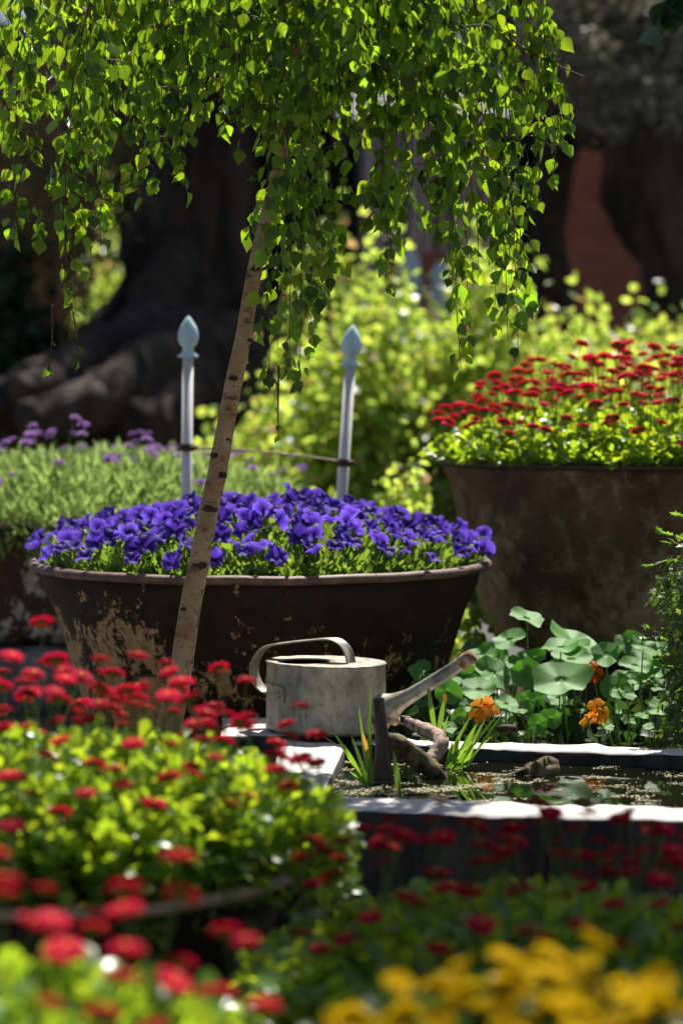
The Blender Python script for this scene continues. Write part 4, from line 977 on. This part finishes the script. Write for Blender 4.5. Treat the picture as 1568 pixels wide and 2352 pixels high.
    for si, (x, y1, D_) in enumerate(strands):
        gi = min(si, NG); lf = groups[gi]; tg_ = tw[gi]
        y0 = rng.uniform(-260, -140); xt = x+(700-x)*rng.uniform(.10, .22)
        if x > 1000: xt = x-rng.uniform(60, 150)
        n = 7; path = []
        for j in range(n+1):
            u = j/n; xx = xt+(x-xt)*(1-(1-u)**1.8)+rng.normal(0, 5); path.append(P(xx, y0+(y1-y0)*u, D_))
        path = smooth_path(path, 5)-b0; L = np.sum(np.linalg.norm(np.diff(path, axis=0), axis=1))
        tube(tg_, path, [.0022, .0015, .0008], 5, 0)
        for _ in range(rng.integers(2, 6)):
            i0 = rng.integers(3, len(path)-4); a0 = path[i0]; sd = nrm(rdir(1)[0]*[1, .7, 0]); Lq = rng.uniform(.05, .16); e0 = a0+sd*Lq*.6-np.array([0, 0, Lq*.8]); sp = smooth_path([a0, a0+sd*Lq*.45-np.array([0, 0, .01]), e0], 6); tube(tg_, sp, [.0011, .0006], 4, 0)
            kk = int(Lq/.016)+1; ii = rng.integers(2, len(sp), kk); lf.inst(T_birch[rng.integers(0, 4)], frames(rdir(kk)*.45-[0, 0, 1.], rdir(kk)*[1, 1, .35], rng.uniform(.028, .046, kk)), sp[ii])
        k = int(L/.0185); u = rng.uniform(.02, 1.0, k); O = path[(u*(len(path)-1)).astype(int)]
        side = rdir(k)*[1, 1, .2]; off = nrm(side)*(rng.uniform(0, 1, k)**1.2*.060)[:, None]*(1-.7*u[:, None]); off[:, 2] -= .01
        d = side*.55+np.array([0, 0, -1.])+rdir(k)*.28; nn = rdir(k)*[1, 1, .35]
        s = rng.uniform(.030, .050, k)*np.where(u > .93, .8, 1); ti = rng.integers(0, 4, k)
        for q in range(4):
            m = ti == q; lf.inst(T_birch[q], frames(d[m], nn[m], s[m]), O[m]+off[m])
        for q in range(k):
            if np.linalg.norm(off[q]) > .015: tube(tg_, [O[q], O[q]+off[q]], .0006, 3, 0, cap=False)
    for gi in range(NG+1):
        if not groups[gi].V: continue
        o = tw[gi].build('hanging_branch' if gi < NG else 'upper_twigs', M['twig'], t)
        if gi == NG: o['kind'] = 'stuff'
        groups[gi].build('leaves', M['leaf_birch'], o)
    # boughs
    for px, py in ((60, -240), (330, -260), (520, -220), (900, -250), (1080, -230), (1180, -190)):
        s = top[-6]; e = P(px, py, rng.uniform(5.8, 6.3))-b0; st = pts[int(len(pts)*.9)]
        g = Geo(); tube(g, smooth_path([st, (st+e)/2+[0, 0, .14], e, e+[np.sign(px-700)*.05, 0, -.12]], 8), [.009, .006, .003], 8, 0); g.build('branch', M['twig'], t)
    # bare arching shoots on the right
    for a in ([(1080, -60, 6.0), (1150, 60, 6.0), (1200, 110, 6.0), (1270, 145, 6.0), (1345, 178, 6.0)], [(1010, -40, 5.95), (1085, 130, 5.95), (1135, 300, 5.95), (1175, 470, 5.95), (1198, 640, 5.95)], [(1060, -60, 6), (1130, 110, 6.), (1190, 150, 6.), (1222, 210, 6)], [(1210, 310, 6), (1250, 325, 6), (1278, 355, 6)],
              [(150, 500, 5.8), (155, 640, 5.8), (175, 760, 5.8), (180, 830, 5.8)], [(120, 700, 5.8), (120, 780, 5.8), (112, 840, 5.8)], [(640, 840, 5.85), (638, 930, 5.85), (640, 1000, 5.85)]):
        g = Geo(); pth = smooth_path([P(*q) for q in a], 6)-b0; tube(g, pth, [.0032, .0022, .0010], 5, 0)
        if a[0][0] < 700:
            k = 5; i = rng.integers(len(pth)//2, len(pth), k); g2 = Geo(); g2.inst(T_birch[1], frames(rdir(k)*.5-[0, 0, 1.], rdir(k), rng.uniform(.015, .026, k)), pth[i])
            g2.build('leaves', M['leaf_birch'], g.build('hanging_branch', M['twig'], t))
        else: g.build('hanging_branch', M['twig'], t)
birch()

# ------------------------------------------------------------------ background shrubs, trees and walls
KB = 1.3
def shrub(label, c, rx, ry, h, z0, n, mat, size, group, tm=None, gap=.13, seed=0.0, k_=None):
    k_ = k_ or KB; h = (1.15+(h-1.15)*k_) if z0 == 0 and k_ != 1 else h*k_; c = (c[0]*k_, c[1]*k_); rx *= k_; ry *= k_; size *= 1+(k_-1)*.8
    z0 = gz(*c); t = thing('shrub', label, 'shrub', (c[0], c[1], z0), group); g = Geo(); tm = tm or T_broad
    k = max(14, n//160); cl = []
    while len(cl) < k:
        v = rdir(1)[0]*[rx, ry, h]*rng.uniform(.45, 1.0); 
        if v[2] < 0: v[2] = -v[2]*.9
        cl.append(v)
    cl = np.array(cl); ci = rng.integers(0, k, n); O = cl[ci]+rng.normal(0, 1, (n, 3))*np.array([rx, ry, h])*gap
    O[:, 2] = np.maximum(O[:, 2], .02); q = rng.integers(0, len(tm), n); d = rdir(n)+[0, 0, -.25]; nn = rdir(n)*.9+[0, 0, .6]; s = rng.uniform(.6, 1.25, n)*size
    for i in range(len(tm)):
        m = q == i; g.inst(tm[i], frames(d[m], nn[m], s[m]), O[m])
    g.build('foliage', M[mat], t)
    g = Geo()
    for v in cl[:22]: tube(g, smooth_path([(v[0]*.15, v[1]*.15, 0), v*[.6, .6, .5], v], 4), [.012, .006, .002], 5, 0)
    g.build('stems', M['oldbark'], t); return t
SG = 'leafy shrubs behind the posts'
def sx(px, D): return (X(px, D), D)
shrub('sunlit yellow green shrub between the two white posts', sx(600, 10.2), .46, .5, 1.05, .0, 9500, 'leaf_shrub', .047, SG)
shrub('sunlit yellow green shrub directly behind the leaning white post', sx(850, 10.4), .50, .55, 1.50, .0, 13000, 'leaf_shrub', .048, SG)
shrub('sunlit shrub rising behind the red daisies of the tall planter', sx(1130, 10.6), .54, .55, 1.52, .0, 15000, 'leaf_shrub', .050, SG)
shrub('tallest sunlit shrub at the right above the tall planter', sx(1390, 10.8), .50, .55, 1.48, .0, 13500, 'leaf_shrub', .052, SG)
shrub('sunlit shrub cut by the right edge of the photo', sx(1570, 10.4), .25, .4, 1.25, .0, 4000, 'leaf_shrub', .055, SG)
shrub('small sunlit shrub low in the gap left of the tall planter', sx(925, 9.5), .30, .3, .74, .0, 5200, 'leaf_shrub', .040, SG, k_=1.0)
shrub('low sunlit shrub just behind the leaning white post', sx(730, 10.2), .34, .3, .62, .0, 4500, 'leaf_shrub', .040, SG, k_=1.0)
shrub('small leafy weed growing in the gap between the two big planters', sx(1085, 7.75), .09, .10, .50, .0, 420, 'leaf_daisy', .05, SG, k_=1.0)
shrub('bright bush seen through the birch leaves above the shrubs', sx(745, 13.0), .20, .3, .95, .88, 1600, 'leaf_shrub', .07, SG, gap=.2)
shrub('thin bright green sapling left of the old tree trunk', sx(235, 16.5), .22, .3, 1.5, .88, 700, 'leaf_shrub', .07, 'far shrubs', gap=.22)
shrub('dark green evergreen bush in deep shade at the left edge', sx(30, 14.2), .40, .5, .95, .88, 3000, 'leaf_dark', .09, 'far shrubs')

def Q(px, py, D): return P(px, py, D*KB)
def big_tree(label, c, z0, trunk_pts, rad, roots, limbs, group):
    t = thing('old_tree', label, 'tree', (c[0], c[1], z0), group); b0 = np.array(t.location)
    g = Geo(); pth = smooth_path([np.array(p)-b0 for p in trunk_pts], 14); tube(g, pth, [q*KB for q in rad], 72, 0, wob=.22, wf=1.6, cap=True, flute=1)
    g.build('trunk', M['oldbark'], t)
    for r in roots:
        g = Geo(); tube(g, smooth_path([np.array(p)-b0 for p in r[0]], 8), [q*KB for q in r[1]], 16, 0, wob=.4, wf=2.6); g.build('root', M['oldbark'], t)
    for r in limbs:
        g = Geo(); tube(g, smooth_path([np.array(p)-b0 for p in r[0]], 8), [q*KB for q in r[1]], 16, 0, wob=.3, wf=2.4); g.build('limb', M['oldbark'], t)
    return t
def crown(t, clumps, mat, size, per, tm, name='crown', sub=11):
    b0 = np.array(t.location); g = Geo()
    for c, r in clumps:
        c = np.array(c)-b0; r = np.array(r)*KB
        cs = c+rdir(sub)*r*rng.uniform(.3, 1, (sub, 1)); n = per; O = cs[rng.integers(0, sub, n)]+rng.normal(0, 1, (n, 3))*r*.22
        g.inst(tm[0], frames(rdir(n)-[0, 0, .3], rdir(n)*.9+[0, 0, .5], rng.uniform(.6, 1.3, n)*size*KB*.9), O)
    return g.build(name, M[mat], t)
DT = 15.0
T1 = big_tree('huge dark old tree trunk with spreading roots behind the left post', (X(470, DT)*KB, DT*KB), .85,
    [Q(400, 1060, DT), Q(405, 940, DT), Q(425, 800, DT), Q(440, 650, DT), Q(455, 500, DT), Q(465, 350, DT), Q(475, 150, DT), Q(480, -60, DT), Q(500, -400, DT)],
    [1.05, .84, .56, .42, .34, .31, .31, .32, .30],
    [([Q(380, 700, 14.3), Q(290, 800, 13.6), Q(170, 862, 12.8), Q(40, 905, 12.3)], [.20, .17, .13, .09]), ([Q(430, 800, 13.9), Q(340, 870, 13.0), Q(215, 930, 12.5), Q(60, 975, 12.2)], [.24, .19, .15, .12]),
     ([Q(470, 830, 13.8), Q(400, 940, 13.0), Q(300, 1010, 12.5)], [.26, .22, .2]), ([Q(500, 800, 14.1), Q(560, 900, 13.4), Q(640, 1010, 12.9)], [.26, .22, .16]), ([Q(250, 850, 13.6), Q(110, 930, 12.8), Q(-80, 960, 12.4)], [.18, .2, .18]), ([Q(420, 560, 14.6), Q(350, 720, 14.1), Q(255, 830, 13.3)], [.12, .15, .12])],
    [([Q(500, 150, DT), Q(640, 20, 14.6), Q(800, -250, 14)], [.2, .16, .1]), ([Q(470, 80, DT), Q(300, -80, 14.8), Q(80, -300, 14.5)], [.2, .15, .1]), ([Q(520, 330, DT), Q(700, 260, 15), Q(860, 60, 15.5)], [.14, .1, .07])], 'old trees behind the garden')
cl = [(Q(x, y, d), (1.0, 1.0, .55)) for x, y, d in ((-50, -500, 16.5), (300, -600, 16), (700, -600, 16), (1000, -500, 16.5), (200, -900, 16.5), (600, -950, 16.5), (1000, -900, 17), (500, -1300, 17), (-200, -900, 17), (-500, -500, 16), (100, -1300, 17), (900, -1300, 17), (500, -700, 17.5), (0, -500, 17.5), (1000, -500, 18))]
crown(T1, cl, 'leaf_olive', .11, 1500, T_oval)
cl = [(Q(x, y, d), (.30, .4, .30)) for x, y, d in ((60, 120, 13.8), (180, 60, 14), (300, 140, 14), (120, 300, 14), (60, 420, 14.2), (200, 400, 14.2), (300, 290, 14.2), (150, 540, 14.4), (30, 560, 14.4))]
crown(T1, cl, 'leaf_brown', .065, 330, T_oval, 'low_foliage')
T2 = big_tree('dark leaning old tree trunk at the right edge', (X(1640, 13.5)*KB, 13.5*KB), .85,
    [Q(1690, 1000, 13.5), Q(1650, 850, 13.5), Q(1610, 700, 13.5), Q(1560, 520, 13.5), Q(1530, 380, 13.5), Q(1520, 250, 13.5), Q(1540, 80, 13.5), Q(1560, -200, 13.5)],
    [.40, .34, .29, .28, .30, .30, .26, .22], [],
    [([Q(1530, 360, 13.5), Q(1420, 300, 13.6), Q(1300, 270, 13.8), Q(1180, 200, 14)], [.22, .16, .13, .08]), ([Q(1320, 290, 13.8), Q(1268, 400, 13.8), Q(1262, 560, 13.8), Q(1270, 800, 13.8), Q(1275, 1000, 13.8)], [.12, .11, .11, .12, .14])], 'old trees behind the garden')
cl = [(Q(x, y, d), (.95, 1.0, .5)) for x, y, d in ((1300, -450, 16), (1600, -500, 16), (1900, -600, 16), (1450, -900, 16.5), (1800, -1000, 16.5), (2200, -700, 16), (1500, -1300, 17.5), (1900, -500, 15.5), (1300, -600, 15.5))]
crown(T2, cl, 'leaf_olive', .11, 1500, T_oval)
cl = [(Q(x, y, d), (.27, .35, .24)) for x, y, d in ((1230, 60, 13), (1330, 90, 13), (1440, 60, 13), (1540, 110, 13), (1250, -60, 13), (1400, -60, 13.2), (1550, -40, 13.2), (1430, 190, 12.9), (1530, 240, 12.9), (1380, 160, 13), (1270, 150, 13.2))]
crown(T2, cl, 'leaf_olive', .06, 430, T_oval, 'low_foliage')

# overhanging bough above the foreground (unseen clusters placed to shade the front planters)
def bough():
    b0 = np.array([1.9, 4.9, 0]); t = thing('overhanging_tree', 'tree bough overhanging the top right corner with dark leaves', 'tree', tuple(b0))
    g = Geo(); tube(g, smooth_path([(0, 0, 0), (-.02, .0, 1.2), (-.15, .1, 2.2), (-.5, .3, 2.85), (-1.0, .45, 2.95), (-1.35, .5, 2.9)], 8), [.10, .09, .07, .05, .03, .015], 14, 0, wob=.1); g.build('trunk', M['oldbark'], t)
    g = Geo(); n = 3300; cs = np.array([(.68, 5.1, 2.9), (.62, 5.5, 2.9), (.88, 5.3, 2.8), (1.0, 5.6, 2.75), (.92, 5.0, 2.9), (.78, 5.75, 2.9), (1.05, 5.25, 2.9), (.55, 4.95, 3.0), (-.10, 4.80, 2.95), (.62, 5.25, 2.9), (.85, 4.95, 2.9)])-b0
    O = cs[rng.integers(0, len(cs), n)]+rng.normal(0, 1, (n, 3))*[.17, .18, .10]
    O = np.concatenate([O, P(1545, 12, 4.9)-b0+rng.normal(0, .018, (12, 3))]); n = len(O)
    g.inst(T_broad[0], frames(rdir(n)-[0, 0, .3], rdir(n)+[0, 0, 1.2], rng.uniform(.05, .09, n)), O); g.build('crown', M['leaf_dark'], t)
bough()

# distant hedge, brick wall, shed, urns
def hedge():
    t = thing('tall_hedge', 'dark tall hedge closing the view behind everything', 'hedge', (0, 25*KB, .86)); t.scale = (KB, 1, KB); g = Geo(); V = []; nx, nz = 90, 34
    def top(x): return 8.5 if x > -2.95 else 3.2
    for j in range(nz+1):
        for i in range(nx+1):
            x = -14+28*i/nx; z = top(x)*j/nz; y = .5*mnoise.fractal(Vector((x*.9, z*.9, 0)), .7, 2, 5); V.append((x, y, z))
    F = [(j*(nx+1)+i, j*(nx+1)+i+1, (j+1)*(nx+1)+i+1, (j+1)*(nx+1)+i) for j in range(nz) for i in range(nx)]
    m = len(V); V2 = [(v[0], v[1]+1.6, v[2]) for v in V]; g.add(V+V2, F+[tuple(x+m for x in f[::-1]) for f in F]+[(nz*(nx+1)+i, nz*(nx+1)+i+1, m+nz*(nx+1)+i+1, m+nz*(nx+1)+i) for i in range(nx)])
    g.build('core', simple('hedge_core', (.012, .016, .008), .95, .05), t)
    g = Geo(); n = 9000; x = rng.uniform(-5, 5, n); z = rng.uniform(0, 1, n)*np.where(x > -2.95, 8.5, 3.3); y = rng.uniform(-.75, -.05, n)
    g.inst(T_oval[0], frames(rdir(n), rdir(n)+[0, -.5, .6], rng.uniform(.12, .22, n)), np.stack([x, y, z], axis=1)); g.build('foliage', M['leaf_dark'], t)
hedge()
def box(g, x0, x1, y0, y1, z0, z1, mat=0):
    V = [(x, y, z) for z in (z0, z1) for y in (y0, y1) for x in (x0, x1)]
    g.add(V, [(0, 2, 3, 1), (4, 5, 7, 6), (0, 1, 5, 4), (2, 6, 7, 3), (0, 4, 6, 2), (1, 3, 7, 5)], mat)
t = thing('brick_wall', 'red brick wall glimpsed beside the right tree trunk', 'wall', (X(1400, 18)*KB, 18*KB, .86)); t.scale = (KB, KB, KB); g = Geo(); box(g, -.5, 1.6, 0, .2, 0, 2.6); g.build('wall', M['brick'], t, smooth=False)
g = Geo(); box(g, -.55, 1.65, -.04, .24, 2.6, 2.68); g.build('coping', M['stone_grey'], t, smooth=False)
M['stone_brown'] = barkmat('ochre_brown_wall', (.20, .11, .05), (.30, .18, .09), (.09, .05, .03), (1, 1, 1), 2.5, .5, .01)
t = thing('garden_wall', 'ochre brown wall behind the foliage at the left edge', 'wall', (X(-100, 19)*KB, 19*KB, .86)); t.scale = (KB, KB, KB); g = Geo(); box(g, -1.5, 1.15, 0, .2, 0, 2.9); g.build('wall', M['stone_brown'], t, smooth=False)
g = Geo(); box(g, -1.55, 1.2, -.04, .24, 2.9, 2.98); g.build('coping', M['stone_grey'], t, smooth=False)
t = thing('garden_shed', 'pale blue grey boarded shed seen through the birch leaves', 'shed', (X(985, 20)*KB, 20*KB, .86)); t.scale = (KB, KB, KB); g = Geo()
for k in range(9):
    x0 = -.55+k*.125; box(g, x0, x0+(.075 if k % 3 else .10), .0, .03, .0, 2.35)
g.build('boards', M['shed'], t, smooth=False)
g = Geo(); box(g, -.58, .58, .05, 1.3, 0, 2.35); g.build('wall', simple('shed_inner', (.10, .11, .13), .9, .1), t, smooth=False)
g = Geo(); g.add([(-.75, -.2, 2.36), (.75, -.2, 2.36), (.75, 1.5, 2.36), (-.75, 1.5, 2.36), (-.75, .65, 2.9), (.75, .65, 2.9)], [(0, 1, 5, 4), (2, 3, 4, 5), (0, 4, 3), (1, 2, 5), (0, 3, 2, 1)]); g.build('roof', M['stone_grey'], t, smooth=False)
t = thing('brick_planter', 'low red brick planter far behind the shrubs', 'planter', (X(960, 17)*KB, 17*KB, .86)); t.scale = (KB, KB, KB); g = Geo(); box(g, -.28, .28, 0, .3, 0, 1.14); g.build('wall', M['brick'], t, smooth=False)
for px, py, lab, s in ((940, 600, 'white and pale blue rounded urn far behind the shrubs', 1), (1012, 628, 'smaller pale blue urn beside the white one far behind', .85)):
    p = P(px, py, 18.4); h = p[2]+.09-gz(p[0], 18.4); s *= 1.3; t = thing('urn', lab, 'urn', (p[0], 18.4, gz(p[0], 18.4)), 'pale urns far behind'); g = Geo()
    lathe(g, [(.001, 0), (.10*s, 0), (.10*s, .03), (.05*s, .10), (.045*s, h*.45), (.06*s, h*.6), (.075*s, h*.8), (.06*s, h*.95), (.02*s, h), (.001, h)], 24); g.build('urn_body', M['glaze'], t)
